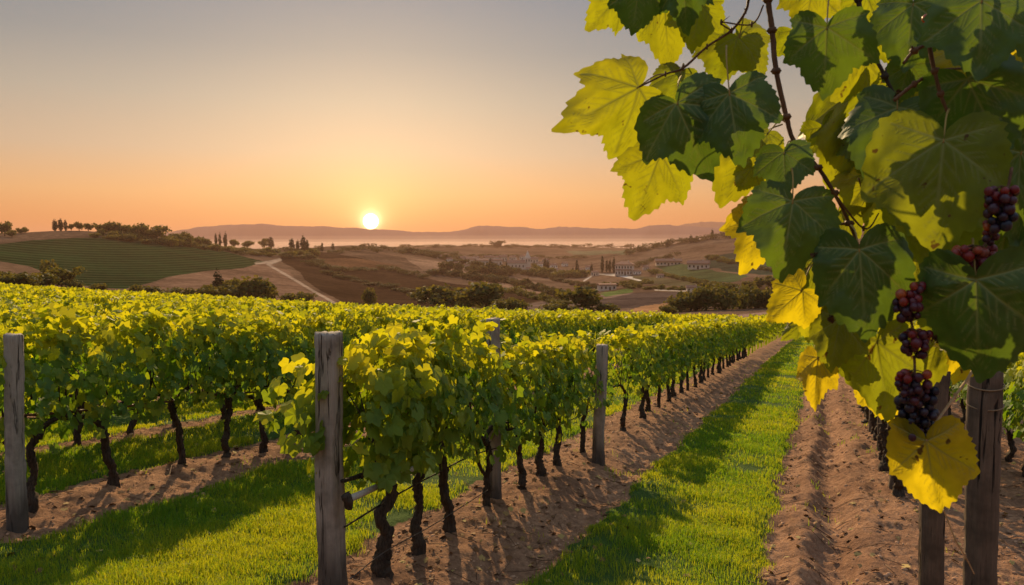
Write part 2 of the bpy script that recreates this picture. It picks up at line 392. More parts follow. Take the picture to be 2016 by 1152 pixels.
# ---------------------------------------------------------------- turf blades
def blades(n_try, ymin, ymax, xlo, xhi, dens_ref, seed):
    r_ = np.random.default_rng(seed)
    # sample uniformly in log-distance so that density falls off as 1/d^2
    th = r_.uniform(R(-34.5), R(34.5), n_try) + YAW; d = np.exp(r_.uniform(math.log(ymin), math.log(ymax), n_try))
    x = -np.sin(th) * d; y = np.cos(th) * d
    g = grass_mask(x, y); patch = .58 + 1.25 * fbm(x * 1.1, y * 1.1, 4)
    g = np.maximum(g, .12 * (fbm(x * 2.1 + 50, y * 2.1, 3) > .42))
    keep = (g * (0.15 + patch * 1.15) > r_.random(n_try) * .95 + .05) & (x > xlo) & (x < xhi)
    x, y, d = x[keep], y[keep], d[keep]; n = len(x)
    z = gz(x, y)
    s = np.clip(d / 8, .8, 6)
    tuft = 1 + .8 * fbm(x * 2.6 + 9, y * 2.6, 3)
    h = r_.uniform(.032, .075, n) * np.clip(tuft, .35, 1.9) * (1 + .05 * s); w = .0024 * s**.95 * r_.uniform(.8, 1.4, n)
    a = r_.uniform(0, 2 * math.pi, n); la = r_.uniform(0, 2 * math.pi, n); ln = r_.uniform(.1, .8, n)
    dx, dy = np.cos(a) * w, np.sin(a) * w
    lx, ly = np.cos(la) * ln * h, np.sin(la) * ln * h
    p0 = np.stack([x - dx, y - dy, z - .01], 1); p1 = np.stack([x + dx, y + dy, z - .01], 1)
    mx, my, mz = x + lx * .35, y + ly * .35, z + h * .6
    p2 = np.stack([mx + dx * .8, my + dy * .8, mz], 1); p3 = np.stack([mx - dx * .8, my - dy * .8, mz], 1)
    p4 = np.stack([x + lx, y + ly, z + h * (1 - .35 * ln)], 1)
    V = np.stack([p0, p1, p2, p3, p4], 1).reshape(-1, 3)
    b = np.arange(n)[:, None] * 5
    t = np.clip(r_.normal(.40, .28, n) + .8 * fbm(x * .9, y * .9 + 40, 4), 0, 1)
    return V, [b + np.array([0, 1, 2, 3]), b + np.array([3, 2, 4])], np.repeat(t, 5)
V, Fg, T = blades(1150000, 5.2, 75, -60, 2, 1, 11)
me = mesh('grass', V, Fg, M['grass'], False, {'tint': T})
tag(link('grass', me), 'short green turf growing in strips between the vine rows', 'grass', kind='stuff')

# clods, stones and fallen leaves on the bare soil
def clods(n):
    r_ = np.random.default_rng(5)
    th = r_.uniform(R(-34), R(34), n) + YAW; d = np.exp(r_.uniform(math.log(5), math.log(26), n))
    x = -np.sin(th) * d; y = np.cos(th) * d
    keep = (grass_mask(x, y) < .3) & (x > -14); x, y, d = x[keep], y[keep], d[keep]; n = len(x)
    r = np.clip(r_.lognormal(-5.0, .6, n), .003, .028) * np.clip(d / 9, 1, 2)
    ico = np.array([[0, 0, 1], [.9, 0, .4], [.28, .85, .4], [-.72, .52, .4], [-.72, -.52, .4], [.28, -.85, .4], [.72, .52, -.4], [-.28, .85, -.4], [-.9, 0, -.4], [-.28, -.85, -.4], [.72, -.52, -.4]])
    fi = np.array([[0, 1, 2], [0, 2, 3], [0, 3, 4], [0, 4, 5], [0, 5, 1], [1, 6, 2], [2, 6, 7], [2, 7, 3], [3, 7, 8], [3, 8, 4], [4, 8, 9], [4, 9, 5], [5, 9, 10], [5, 10, 1], [1, 10, 6]])
    V = ico[None] * r[:, None, None] * r_.uniform(.6, 1.3, (n, 11, 1)) * np.array([1, 1, .65])
    V = V + np.stack([x, y, gz(x, y) + r * .15], 1)[:, None]
    F = (np.arange(n)[:, None, None] * 11 + fi[None]).reshape(-1, 3)
    return V.reshape(-1, 3), F, np.repeat(r_.random(n), 11)
m, nt = material('soil_clods'); out(nt, pbr(nt, mixc(nt, attr(nt, 'tint').outputs['Fac'], (.30, .165, .095), (.52, .31, .19)), .95, None, .1)); M['clod'] = m
V, F, T = clods(15000)
tag(link('soil_clods', mesh('soil_clods', V, F, M['clod'], True, {'tint': T})), 'loose clods and small stones on the bare brown soil', 'clods', kind='stuff')

def on_soil(n, seed, dmax=24, lim=.5):
    r_ = np.random.default_rng(seed); th = r_.uniform(R(-34), R(34), n) + YAW; d = np.exp(r_.uniform(math.log(5), math.log(dmax), n))
    x = -np.sin(th) * d; y = np.cos(th) * d; k = (grass_mask(x, y) < lim + .45 * (lim > .55) * (r_.random(n) < .2)) & (x > -14); return x[k], y[k], r_
# ---------------------------------------------------------------- grapevines of the rows
LA = np.radians([0, 20, 32, 55, 72, 88, 112, 135, 160]); LR = np.array([1.0, .78, .66, .86, .74, .62, .68, .55, .42])
OA = np.concatenate([-LA[:0:-1], LA]); OR = np.concatenate([LR[:0:-1], LR])
LEAF2 = np.stack([OR * np.sin(OA), -OR * np.cos(OA), -.22 * OR**2 + .10 * np.abs(np.sin(OA * 2.6)) * OR], 1)    # tip towards -y, normal +z
LEAF = np.concatenate([[[0, 0, 0.02]], LEAF2]); NL = len(LEAF)
LF = np.array([[0, i, i + 1] for i in range(1, NL - 1)])
def place_leaves(pos, nrm_, tipdir, size, r_, base=LEAF, faces=LF):
    n = len(pos); nz_ = nrm_ / np.linalg.norm(nrm_, axis=1)[:, None]
    yy = -(tipdir - (tipdir * nz_).sum(1)[:, None] * nz_); yy /= np.linalg.norm(yy, axis=1)[:, None] + 1e-9
    xx = np.cross(yy, nz_)
    b = base[None] * np.stack([r_.uniform(.85, 1.15, n), np.ones(n), r_.uniform(-.6, 2.0, n)], 1)[:, None]
    V = pos[:, None] + (xx[:, None] * b[..., :1] + yy[:, None] * b[..., 1:2] + nz_[:, None] * b[..., 2:3]) * size[:, None, None]
    F = (np.arange(n)[:, None, None] * len(base) + faces[None]).reshape(-1, 3)
    return V.reshape(-1, 3), F
x, y, r_ = on_soil(3600, 21, 24, .62); n = len(x)
V, F = place_leaves(np.stack([x, y, gz(x, y) + .012], 1), np.stack([r_.normal(0, .5, n), r_.normal(0, .5, n), np.ones(n)], 1), r_.normal(size=(n, 3)), r_.uniform(.02, .05, n), r_)
m, nt = material('dead_leaf'); rp = ramp(nt, [(0, (.10, .045, .02)), (.5, (.24, .12, .05)), (1, (.42, .30, .10))]); nt.links.new(attr(nt, 'tint').outputs['Fac'], rp.inputs[0]); out(nt, pbr(nt, rp.outputs[0], .8, None, .2))
tag(link('fallen_leaves', mesh('fallen_leaves', V, F, m, False, {'tint': np.repeat(r_.random(n), NL)})), 'dry fallen leaves scattered on the bare soil', 'leaf litter', kind='stuff')
x, y, r_ = on_soil(900, 22); mb = MB()
for a_, b_ in zip(x, y):
    an = r_.uniform(0, 6.28); l = r_.uniform(.05, .2); z_ = float(gz(a_, b_)) + .008; dx, dy = math.cos(an) * l, math.sin(an) * l
    mb.tube([[a_ - dx, b_ - dy, float(gz(a_ - dx, b_ - dy)) + .008], [a_, b_, z_ + .01], [a_ + dx, b_ + dy, float(gz(a_ + dx, b_ + dy)) + .01]], [.003, .0035, .002], 4)
tag(mb.build('prunings', M['cane']), 'short broken twigs lying on the bare soil', 'twigs', kind='stuff')
def canopy(seed, n=400, half=.62, zlo=.66, zhi=1.62, leaf=.080, wide=.27, extra=None):
    r_ = np.random.default_rng(seed)
    u = r_.uniform(-1, 1, n) * half
    s = r_.choice([-1, 1], n)
    v = r_.random(n)**.85
    top = zhi + .10 * np.sin(u * 7 + seed) + .07 * np.sin(u * 17 + 2 * seed)
    bot = zlo + .09 * np.sin(u * 9 + seed * 1.7) + .05 * np.sin(u * 21 + seed)
    z = bot + (top - bot) * v
    prof = wide * (.55 + .75 * np.sin(math.pi * np.clip(v * .85 + .12, 0, 1))) * (1 + .25 * np.sin(u * 11 + z * 7 + seed))
    shell = r_.choice([1., .55], n, p=[.72, .28]) + r_.normal(0, .10, n)
    xo = s * prof * shell
    # leaves of the crest stand on top
    crest = r_.random(n) < .20
    xo = np.where(crest, r_.uniform(-.8, .8, n) * wide * .8, xo); z = np.where(crest, top + r_.uniform(-.06, .12, n), z)
    pos = np.stack([xo, u, z], 1)
    nr = np.stack([s * 1.0, r_.normal(0, .45, n), .35 + r_.normal(0, .35, n)], 1)
    nr[crest] = np.stack([r_.normal(0, .7, n), r_.normal(-.2, .7, n), .6 + r_.normal(0, .4, n)], 1)[crest]
    tip = np.stack([s * .35 + r_.normal(0, .3, n), r_.normal(0, .4, n), -np.ones(n)], 1)
    tip[crest] += r_.normal(0, .9, (crest.sum(), 3))
    size = leaf * r_.uniform(.65, 1.25, n)
    # shoots rising above the crest
    sp, sn, st, ss = [], [], [], []
    for k in range(6):
        bx, by = r_.uniform(-.14, .14), r_.uniform(-half, half); hh = r_.uniform(.06, .26); lx, ly = r_.normal(0, .25, 2)
        for q in range(7):
            f = q / 6; sp.append([bx + lx * f * hh + r_.normal(0, .035), by + ly * f * hh + r_.normal(0, .035), zhi + hh * f - .03])
            sn.append(r_.normal(0, .7, 3) + [0, -.3, .3]); st.append(r_.normal(0, .6, 3) + [0, 0, -.5]); ss.append(leaf * r_.uniform(.45, .85) * (1.1 - .45 * f))
    pos = np.concatenate([pos, sp]); nr = np.concatenate([nr, sn]); tip = np.concatenate([tip, st]); size = np.concatenate([size, ss])
    if extra is not None:
        pos = np.concatenate([pos, extra[0]]); nr = np.concatenate([nr, extra[1]]); tip = np.concatenate([tip, extra[2]]); size = np.concatenate([size, extra[3]])
    V, F = place_leaves(pos, nr, tip, size, r_)
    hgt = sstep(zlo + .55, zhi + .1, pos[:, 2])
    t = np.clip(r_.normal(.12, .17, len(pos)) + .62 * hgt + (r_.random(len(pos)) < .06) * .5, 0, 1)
    return V, F, np.repeat(t, NL)
def vine_trunk(seed, fork=None, lean=None, r0=.035):
    r_ = np.random.default_rng(seed); mb = MB()
    h = r_.uniform(.66, .76); lean = r_.normal(0, .05, 2) if lean is None else lean
    n = 7; t = np.linspace(0, 1, n)
    pts = np.stack([lean[0] * t + r_.normal(0, .016, n) * (t > 0), lean[1] * t + r_.normal(0, .022, n) * (t > 0), -.06 + (h + .06) * t], 1)
    rad = r0 * (1.25 - .45 * t) * r_.uniform(.78, 1.25, n); rad[0] *= 1.35; rad[-1] *= 1.25
    mb.tube(pts, rad, 12, .17, seed=seed, sub=6)
    top = pts[-1]
    for s in (-1, 1):                   # cordon arms along the row
        L_ = r_.uniform(.45, .6)
        q = np.array([top + [0, 0, -.04], top + [r_.normal(0, .02), s * .10, .07], top + [r_.normal(0, .03), s * .3, .13], top + [r_.normal(0, .03), s * L_, .14 + r_.normal(0, .02)]])
        mb.tube(q, [.026, .023, .018, .012], 8, .10, seed=seed + 3, sub=4)
        for k in range(3):
            y0 = s * r_.uniform(.1, L_); b = top + [0, y0, .12]
            mb.tube([b, b + [r_.normal(0, .06), r_.normal(0, .05), .3], b + [r_.normal(0, .1), r_.normal(0, .08), .62]], [.009, .007, .004], 5, .05, seed=seed + k)
    if fork is None: fork = r_.random() < .3
    if fork:
        s = r_.choice([-1, 1]); z0 = r_.uniform(.2, .38)
        q = np.array([pts[3] * 1.0, pts[3] + [.02, s * .09, .1], pts[3] + [.03, s * .16, .25], pts[3] + [.02, s * .2, .5]])
        mb.tube(q, [.022, .02, .018, .014], 8, .1, seed=seed + 9, sub=3)
    return mb
NV = 8
vine_protos = []
for i in range(NV):
    V, F, T = canopy(100 + i)
    cm = mesh('foliage', V, F, M['vine_leaf'], False, {'tint': T})
    tb = vine_trunk(200 + i); tm = mesh('trunk', np.concatenate(tb.V), [np.concatenate(f) for f in tb.F.values()], M['bark'], True)
    vine_protos.append((tm, cm))
c_protos = []
for i in range(3):
    V, F, T = canopy(140 + i, 240, .6, zlo=1.12, wide=.17); cm = mesh('foliage', V, F, M['vine_leaf'], False, {'tint': T})
    tb = vine_trunk(240 + i, False, None, .05); tb.tube([[0, 0, .6], [.01, .02, .9], [0, -.02, 1.25]], [.04, .034, .02], 9, .15, sub=4)
    c_protos.append((mesh('trunk', np.concatenate(tb.V), [np.concatenate(f) for f in tb.F.values()], M['bark'], True), cm))
def on_ground(px, py):                 # place on the vineyard ground seen at a photo point
    r_ = ray(px, py); ts = np.geomspace(2, 120, 4000); p = r_[None] * ts[:, None] + [0, 0, CAMH]
    i = np.argmax(p[:, 2] < zbase(p[:, 0], p[:, 1])); return p[i]
def row_y(px, X):                      # where the row at X stands at photo column px
    v = ray(px, 576); return X * v[1] / v[0]
vines = []                             # (x, y, zscale, rowname)
ys = [row_y(p, ROWS['B']) for p in (743, 820, 882, 962, 1028, 1068, 1100, 1150, 1225, 1262)]
while ys[-1] < 66: ys.append(ys[-1] + (.92 + rng.normal(0, .05)))
for y_ in ys: vines.append((ROWS['B'] + rng.normal(0, .03), y_, 'B'))
ys = [row_y(p, ROWS['A']) for p in (42, 215, 355, 432, 512, 583)]
ys = [ys[0] - 2.1, ys[0] - 1.05] + ys
while ys[-1] < 68: ys.append(ys[-1] + (1.0 + rng.normal(0, .05)))
for y_ in ys: vines.append((ROWS['A'] + rng.normal(0, .03), y_, 'A'))
ys = [10.0]
while ys[-1] < 66: ys.append(ys[-1] + (.80 + rng.normal(0, .05)))
for y_ in ys: vines.append((ROWS['C'] + rng.normal(0, .03), y_, 'C'))
for k, X in enumerate(ROWX[3:]):
    name = 'L%d' % k if X < 0 else 'R%d' % k
    y_ = 1.0 if X < 0 else 11.0
    while y_ < 78:
        vines.append((X + rng.normal(0, .04), y_, name)); y_ += (.78 if name == 'L0' else 1.05) + rng.normal(0, .07)
va = np.array([[v[0], v[1]] for v in vines])
pp = proj(np.stack([va[:, 0], va[:, 1], zbase(va[:, 0], va[:, 1]) + 1.2], 1))
dd = np.hypot(va[:, 0], va[:, 1])
inview = (pp[:, 2] > 1) & (pp[:, 0] > -90 - 600 / dd) & (pp[:, 0] < 2110 + 600 / dd) & (dd < 82)
order = [i for i in np.argsort(dd) if inview[i]]
solo, mass = order[:295], order[295:]
ORD = ['first', 'second', 'third', 'fourth', 'fifth', 'sixth', 'seventh', 'eighth', 'ninth', 'tenth', 'eleventh', 'twelfth', 'thirteenth', 'fourteenth', 'fifteenth', 'sixteenth', 'seventeenth', 'eighteenth', 'nineteenth', 'twentieth']
def ordn(n):
    if n < 20: return ORD[n]
    tens = {2: 'twenty', 3: 'thirty', 4: 'forty', 5: 'fifty', 6: 'sixty', 7: 'seventy'}
    q, r_ = divmod(n + 1, 10)
    if r_ == 0: return {3: 'thirtieth', 4: 'fortieth', 5: 'fiftieth', 6: 'sixtieth', 7: 'seventieth'}[q]
    return tens[q] + '-' + ORD[r_ - 1]
ROWLAB = {'B': ('in the central row behind the big post', 'grapevines of the central row'),
          'A': ('in the row starting at the left edge post', 'grapevines of the left row'),
          'C': ('in the row right of the bare track', 'grapevines of the row beside the bare track')}
BEH = {0: 'of first row beyond left post row', 1: 'of second row beyond left post row', 2: 'of third row beyond left post row',
       3: 'of fourth row beyond left post row', 4: 'of fifth row beyond left post row', 5: 'of sixth row beyond left post row',
       6: 'of seventh row beyond left post row', 7: 'of eighth row beyond left post row', 8: 'of ninth row beyond left post row'}
cnt = {}
for i in sorted(solo, key=lambda i: vines[i][1]):
    X, Y, nm_ = vines[i]
    k = cnt.get(nm_, 0); cnt[nm_] = k + 1
    if nm_ in ROWLAB: where, grp = ROWLAB[nm_]
    elif nm_[0] == 'L':
        j = int(nm_[1:]); where = BEH.get(j, 'of %s row beyond left post row' % ordn(j)); grp = 'grapevines of the rows beyond the left post'
    else:
        where, grp = 'of %s row right of dark posts' % {'R42': 'first', 'R43': 'second', 'R44': 'third'}[nm_], 'grapevines right of the dark end posts'
    t = empty('grapevine', (X, Y, float(gz(X, Y))), float(rng.normal(0, .06)) + (math.pi if rng.random() < .5 else 0))
    tm, cm = vine_protos[(i * 7 + k * 3) % NV]
    look = 'leafy dark trunked vine'
    if nm_ == 'B' and k == 0:
        r_ = np.random.default_rng(31); n = 120
        pos = np.stack([r_.uniform(-.50, -.12, n), r_.uniform(-.75, -.05, n), r_.uniform(1.08, 1.66, n)], 1)
        nr = np.stack([r_.normal(-.2, .5, n), r_.normal(-.9, .4, n), r_.normal(.3, .4, n)], 1); tp = np.stack([r_.normal(-.4, .4, n), r_.normal(0, .4, n), -np.ones(n)], 1)
        pos2 = np.stack([r_.normal(.24, .05, n), r_.uniform(-.55, .1, n), r_.uniform(.84, 1.62, n)], 1)
        nr2 = np.stack([r_.normal(.8, .4, n), r_.normal(-.5, .4, n), r_.normal(.4, .3, n)], 1)
        ex = (np.concatenate([pos, pos2]), np.concatenate([nr, nr2]), np.concatenate([tp, tp * [-1, 1, 1]]), r_.uniform(.05, .115, 2 * n))
        V, F, T = canopy(77, 300, .5, leaf=.092, zlo=.80, extra=ex); T = np.clip(T + .16, 0, 1); cm = mesh('foliage', V, F, M['vine_leaf'], False, {'tint': T})
        tb = vine_trunk(301, False, [.02, .05], .047); tm = mesh('trunk', np.concatenate(tb.V), [np.concatenate(f) for f in tb.F.values()], M['bark'], True)
        t.rotation_euler.z = 0; look = 'thick trunked pale leafed vine'
    elif nm_ == 'B' and k == 3:
        tb = vine_trunk(305, True, [0, 0], .036); tm = mesh('trunk', np.concatenate(tb.V), [np.concatenate(f) for f in tb.F.values()], M['bark'], True)
        look = 'vine forked low down'
    elif nm_ == 'C':
        tm, cm = c_protos[k % 3]; look = 'high trained dark trunked vine'
    elif nm_ in 'AB' and k < 5:
        V, F, T = canopy(400 + k + (50 if nm_ == 'A' else 0), 400, .58, leaf=.082, zlo=.74); cm = mesh('foliage', V, F, M['vine_leaf'], False, {'tint': T})
    zs = 1.0
    if nm_ == 'B': zs = float(np.interp(Y, [5, 6.2, 6.8, 8.2, 9, 14, 40], [1.0, .97, .87, .86, .91, .90, .87]))
    if nm_ != 'B': zs = .96 if nm_ in 'AC' else .92
    t.scale = (1, 1, zs * float(rng.uniform(.97, 1.03)))
    a_ = link('trunk', tm, t); b_ = link('foliage', cm, t)
    tag(t, '%s, %s %s' % (look, ordn(k), where), 'grapevine', grp)
# the rest of the vineyard reads as one mass
def far_canopy(seed, n=72):
    r_ = np.random.default_rng(seed)
    u = r_.uniform(-.6, .6, n); s = r_.choice([-1, 1], n); z = r_.uniform(.65, 1.75, n) + .08 * np.sin(u * 9 + seed)
    top = r_.random(n) < .35; z[top] = r_.uniform(1.6, 1.85, top.sum())
    pos = np.stack([s * .28 * r_.uniform(.3, 1.1, n), u, z], 1); nr = r_.normal(0, .6, (n, 3)) + np.stack([s * .6, 0 * s, .4 + 0 * s], 1)
    V, F = place_leaves(pos, nr, r_.normal(0, .5, (n, 3)) + [0, 0, -1], r_.uniform(.09, .17, n), r_, LEAF, LF)
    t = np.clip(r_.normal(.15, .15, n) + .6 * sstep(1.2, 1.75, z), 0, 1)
    return V, F, np.repeat(t, NL)
fc = [far_canopy(k) for k in range(6)]
Vs, Fs, Ts = [], [], []; n0 = 0
for i in mass:
    X, Y, _ = vines[i]; V, F, T = fc[i % 6]
    Vs.append(V * [1, 1, rng.uniform(.88, .98)] + [X, Y, float(zbase(X, Y))]); Fs.append(F + n0); Ts.append(T); n0 += len(V)
    tb = np.array([[-.03, 0, 0], [.03, 0, 0], [.03, 0, .8], [-.03, 0, .8], [0, -.03, 0], [0, .03, 0], [0, .03, .8], [0, -.03, .8]]) + [X, Y, float(zbase(X, Y))]
    Vs.append(tb); Fs.append(np.array([[0, 1, 2], [0, 2, 3], [4, 5, 6], [4, 6, 7]]) + n0); Ts.append(np.zeros(8)); n0 += 8
me = mesh('distant_vines', np.concatenate(Vs), np.concatenate(Fs), M['vine_far'], False, {'tint': np.concatenate(Ts)})
tag(link('distant_vines', me), 'yellow green mass of far vine rows covering the slope', 'vines', kind='stuff')

# ---------------------------------------------------------------- posts, rail and wires
def round_post(name, base, h, r, mat, seed, lean=(0, 0), square=.35, k=28, flare=.12, knots=3):
    """weathered post: squared-off log with splits, chipped top"""
    r_ = np.random.default_rng(seed); n = 40
    z = np.linspace(-.15, h, n); th = np.arange(k) / k * 2 * math.pi
    prof = 1 / (np.abs(np.cos(th))**(2 + 6 * square) + np.abs(np.sin(th))**(2 + 6 * square))**(1 / (2 + 6 * square))
    split = np.ones(k); split[r_.integers(0, k, 5)] = .87; split[r_.integers(0, k, 4)] = .93
    rr = r * prof[None] * (split[None]**(1 + .6 * np.sin(z * 3)[:, None])) * (1 + .025 * r_.normal(size=(n, k)) + .09 * fbm(np.cos(th)[None] * 1.5 + z[:, None] * .4, np.sin(th)[None] * 1.5 + z[:, None] * 1.7 + seed, 3))
    rr *= (1 + flare * np.exp(-np.clip(z, 0, 9) / .22))[:, None]
    for _ in range(knots):
        kz, kt = r_.uniform(.2, h * .9), r_.uniform(0, 6.28)
        dth = np.abs((th - kt + math.pi) % (2 * math.pi) - math.pi)
        rr += r * .12 * np.exp(-((z[:, None] - kz) / .04)**2 - (dth[None] / .35)**2)
    cx = lean[0] * z / h + .006 * np.sin(z * 4 + seed); cy = lean[1] * z / h + .006 * np.cos(z * 3 + seed)
    V = np.stack([cx[:, None] + rr * np.cos(th), cy[:, None] + rr * np.sin(th), np.broadcast_to(z[:, None], rr.shape)], -1)
    V[-1, :, 2] += .006 * r_.normal(size=k)
    ins = V[-1].copy(); c_ = ins.mean(0); ins = c_ + (ins - c_) * .93; ins[:, 2] += .007
    V = np.concatenate([V.reshape(-1, 3), ins, [c_ + [0, 0, .009]]])
    i = np.arange(n)[:, None] * k; j = np.arange(k)[None]; j2 = (j + 1) % k
    F4 = np.stack([i + j, i + j2, i + k + j2, i + k + j], -1).reshape(-1, 4)
    t0 = n * k; F3 = np.stack([t0 + np.arange(k), t0 + (np.arange(k) + 1) % k, np.full(k, t0 + k)], 1)
    o = link(name, mesh(name, V, [F4, F3], mat, True), None, base); return o
def post_at(px_b, py_b, py_t, wpx, mat, seed, lean_px=0, name='wooden_post', X=None, **kw):
    if X is not None:
        Y = row_y(px_b, X); b = np.array([X, Y, float(gz(X, Y))])
    else:
        b = on_ground(px_b, py_b); b[2] = float(gz(b[0], b[1]))
    dpt = proj(b)[0, 2]
    pt = ray(px_b + lean_px, py_t); q = pt * (np.hypot(b[0], b[1]) / np.hypot(pt[0], pt[1]))
    h = q[2] + CAMH - b[2]
    r_ = wpx / 2 / FPX * dpt
    lx = lean_px / FPX * dpt
    return round_post(name, tuple(b), h, r_, mat, seed, (lx * math.cos(YAW), lx * math.sin(YAW)), **kw)
pB = post_at(655, 1191, 657, 45, M['post_wood'], 1, -2)
tag(pB, 'large weathered grey end post in front of the central row', 'post', 'weathered vineyard posts')
pA = post_at(17, 1032, 660, 30, M['post_wood'], 2, 4, square=.2, X=-6.26)
tag(pA, 'weathered grey end post at the left edge with black foot', 'post', 'weathered vineyard posts')
pM = post_at(1180, 935, 680, 21, M['post_wood'], 3, 6, X=-2.72)
tag(pM, 'pale grey post leaning beside the central row midway along', 'post', 'weathered vineyard posts')
pT = post_at(974, 1010, 629, 24, M['post_wood'], 4, -2, X=-3.12)
tag(pT, 'grey post top poking out above the central row leaves', 'post', 'weathered vineyard posts')
b = P(1925, 1300, 3.9); 
def near_post(px, pyt, depth, wpx, seed, **kw):
    q = P(px, 1150, depth); b = np.array([q[0], q[1], float(gz(q[0], q[1]))]); tp = P(px, pyt, depth)
    return round_post('wooden_post', tuple(b), tp[2] - b[2], wpx / 2 / FPX * depth, M['old_wood'], seed, **kw)
pR = near_post(1926, 722, 4.3, 60, 5, square=.0, knots=7)
tag(pR, 'thick dark cracked post tied with twine at right', 'post', 'dark old posts at the right')
pR2 = near_post(1830, 668, 4.9, 44, 6, square=.05, knots=6)
tag(pR2, 'narrower black post behind the hanging grape cluster', 'post', 'dark old posts at the right')
for k_, (pxx, pyb, pyt, w_) in enumerate([(1777, 1020, 700, 26), (1745, 905, 690, 17), (1727, 868, 690, 14), (1716, 838, 690, 11), (1706, 812, 690, 9), (1698, 790, 690, 8)]):
    p_ = post_at(pxx, pyb, pyt, w_, M['old_wood'], 20 + k_, X=.86, flare=.3)
    tag(p_, ['black stake under the hanging leaves nearest beside the bare track', 'thin black stake second beside the bare track', 'thin black stake third beside the bare track', 'thin black stake fourth beside the bare track', 'thin black stake fifth beside the bare track', 'thin black stake sixth and farthest beside the bare track'][k_], 'stake', 'dark stakes beside the bare track')
# rope ties round the thick post
def ring(o, z, r, mat, thick=.004, tilt=.02):
    th = np.linspace(0, 2 * math.pi, 25); pts = np.stack([np.cos(th) * r, np.sin(th) * r, z + tilt * np.sin(th)], 1)
    mb = MB(); mb.tube(pts, thick, 6); ob = mb.build('twine_tie', mat, o); return ob
hR = max(v.co.z for v in pR.data.vertices)
rR = 58 / 2 / FPX * 4.3
ring(pR, hR - .10, rR * 1.09, M['rope']); ring(pR, hR - .205, rR * 1.08, M['rope'])
# silvery rail from the end post into the canopy
def along(px, py, X):
    """point of the vertical plane of row X seen at a photo point"""
    v = ray(px, py); t_ = X / v[0]; return v * t_ + [0, 0, CAMH]
mb = MB(); a_, b_ = along(682, 985, -2.86), along(845, 905, -2.70)
mid = (a_ + b_) / 2 + [0, 0, -.012]
m0 = np.array(a_)
mb.tube(np.array([a_, mid, b_]) - m0, [.024, .021, .018], 10, .04, seed=4, sub=5)
rail = mb.build('wooden_rail', M['peeled'], None, True, tuple(m0)); tag(rail, 'peeled grey pole running from the big post into the vines', 'rail')
mb = MB(); mb.tube(np.array([a_ + [0, -.02, .04], a_ + [.01, 0, 0], a_ + [0, .02, -.06]]) - m0, [.03, .036, .022], 8, .15, sub=3)
mb.build('rail_knot', M['bark'], rail)
def wire(name, label, pts, r, mat, grp=None, rough=.1, cat='wire'):
    pts = np.array(pts); o0 = pts[0].copy(); mb = MB(); mb.tube(pts - o0, r, 6, rough, sub=8, seed=3)
    o = mb.build(name, mat, None, True, tuple(o0)); tag(o, label, cat, grp); return o
G = 'trellis wires'
wire('trellis_wire', 'low wire sagging behind the central trunks towards the far end', [along(678, 1038, -3.02), along(780, 975, -3.0), along(860, 932, -3.0), along(940, 893, -3.02), along(1050, 860, -3.02), along(1180, 800, -3.02)], .006, M['bark'], G)
wire('trellis_wire', 'lowest wire near the soil between the first central trunks', [along(690, 1140, -2.8), along(760, 1085, -2.85), along(850, 1035, -2.85), along(960, 965, -2.9)], .004, M['wire'], G)
X = ROWS['A'] + .05
wire('cane_rail', 'crooked cane rail tied along the left row from its post', [along(38, 818, X), along(120, 812, X), along(220, 801, X), along(320, 792, X), along(420, 777, X), along(535, 770, X), along(640, 764, X)], [.012, .014, .017, .015, .013, .010, .008], M['cane'], None, .25, 'cane rail')
wire('trellis_wire', 'thin wire above the cane rail in the left row', [along(38, 822, X - .1), along(160, 824, X - .1), along(300, 800, X - .1), along(440, 782, X - .1)], .005, M['wire'], G)

# ---------------------------------------------------------------- far hills, as rings of real terrain
PXS = np.array([-500, 0, 150, 300, 450, 600, 700, 850, 1000, 1120, 1250, 1400, 1500, 1750, 2016, 2500])
RINGS = [   # distance, height in the view at the columns above
 (88,   [590, 590, 600, 612, 625, 640, 645, 650, 655, 655, 660, 660, 660, 690, 700, 720]),
 (130,  [590, 592, 600, 605, 618, 628, 632, 640, 645, 645, 648, 648, 645, 660, 660, 660]),
 (190,  [565, 566, 580, 592, 600, 606, 612, 622, 628, 630, 630, 625, 622, 620, 620, 620]),
 (280,  [548, 548, 568, 580, 590, 600, 604, 610, 606, 606, 607, 603, 605, 600, 600, 600]),
 (420,  [522, 522, 545, 556, 560, 577, 588, 590, 590, 586, 582, 580, 585, 570, 560, 560]),
 (560,  [495, 495, 505, 520, 540, 556, 570, 575, 578, 578, 570, 560, 560, 545, 540, 540]),
 (680,  [476, 475, 476, 490, 517, 535, 548, 556, 566, 576, 564, 548, 540, 520, 510, 510]),
 (790,  [462, 462, 456, 470, 500, 515, 524, 538, 556, 568, 556, 538, 528, 500, 490, 490]),
 (900,  [468, 468, 462, 474, 490, 498, 503, 521, 545, 555, 545, 524, 512, 485, 475, 475]),
 (1050, [485, 485, 485, 486, 490, 493, 488, 508, 530, 540, 527, 505, 494, 470, 465, 465]),
 (1250, [500, 500, 500, 495, 493, 490, 483, 496, 518, 527, 508, 486, 474, 462, 458, 458]),
 (1450, [505, 505, 505, 505, 500, 496, 488, 492, 507, 514, 494, 469, 461, 455, 455, 455]),
 (1700, [508, 508, 508, 508, 505, 500, 495, 489, 497, 502, 492, 478, 470, 470, 470, 470]),
 (2100, [505, 505, 505, 505, 502, 498, 492, 486, 490, 494, 494, 490, 490, 490, 490, 490]),
 (2600, [502, 502, 502, 502, 500, 496, 490, 487, 484, 486, 489, 490, 490, 490, 490, 490]),
 (3100, [505, 505, 505, 505, 505, 505, 500, 500, 498, 498, 498, 498, 498, 498, 498, 498]),
 (4500, [499, 499, 499, 499, 499, 499, 499, 499, 499, 499, 499, 499, 499, 499, 499, 499]),
 (7600, [491] * 16)]
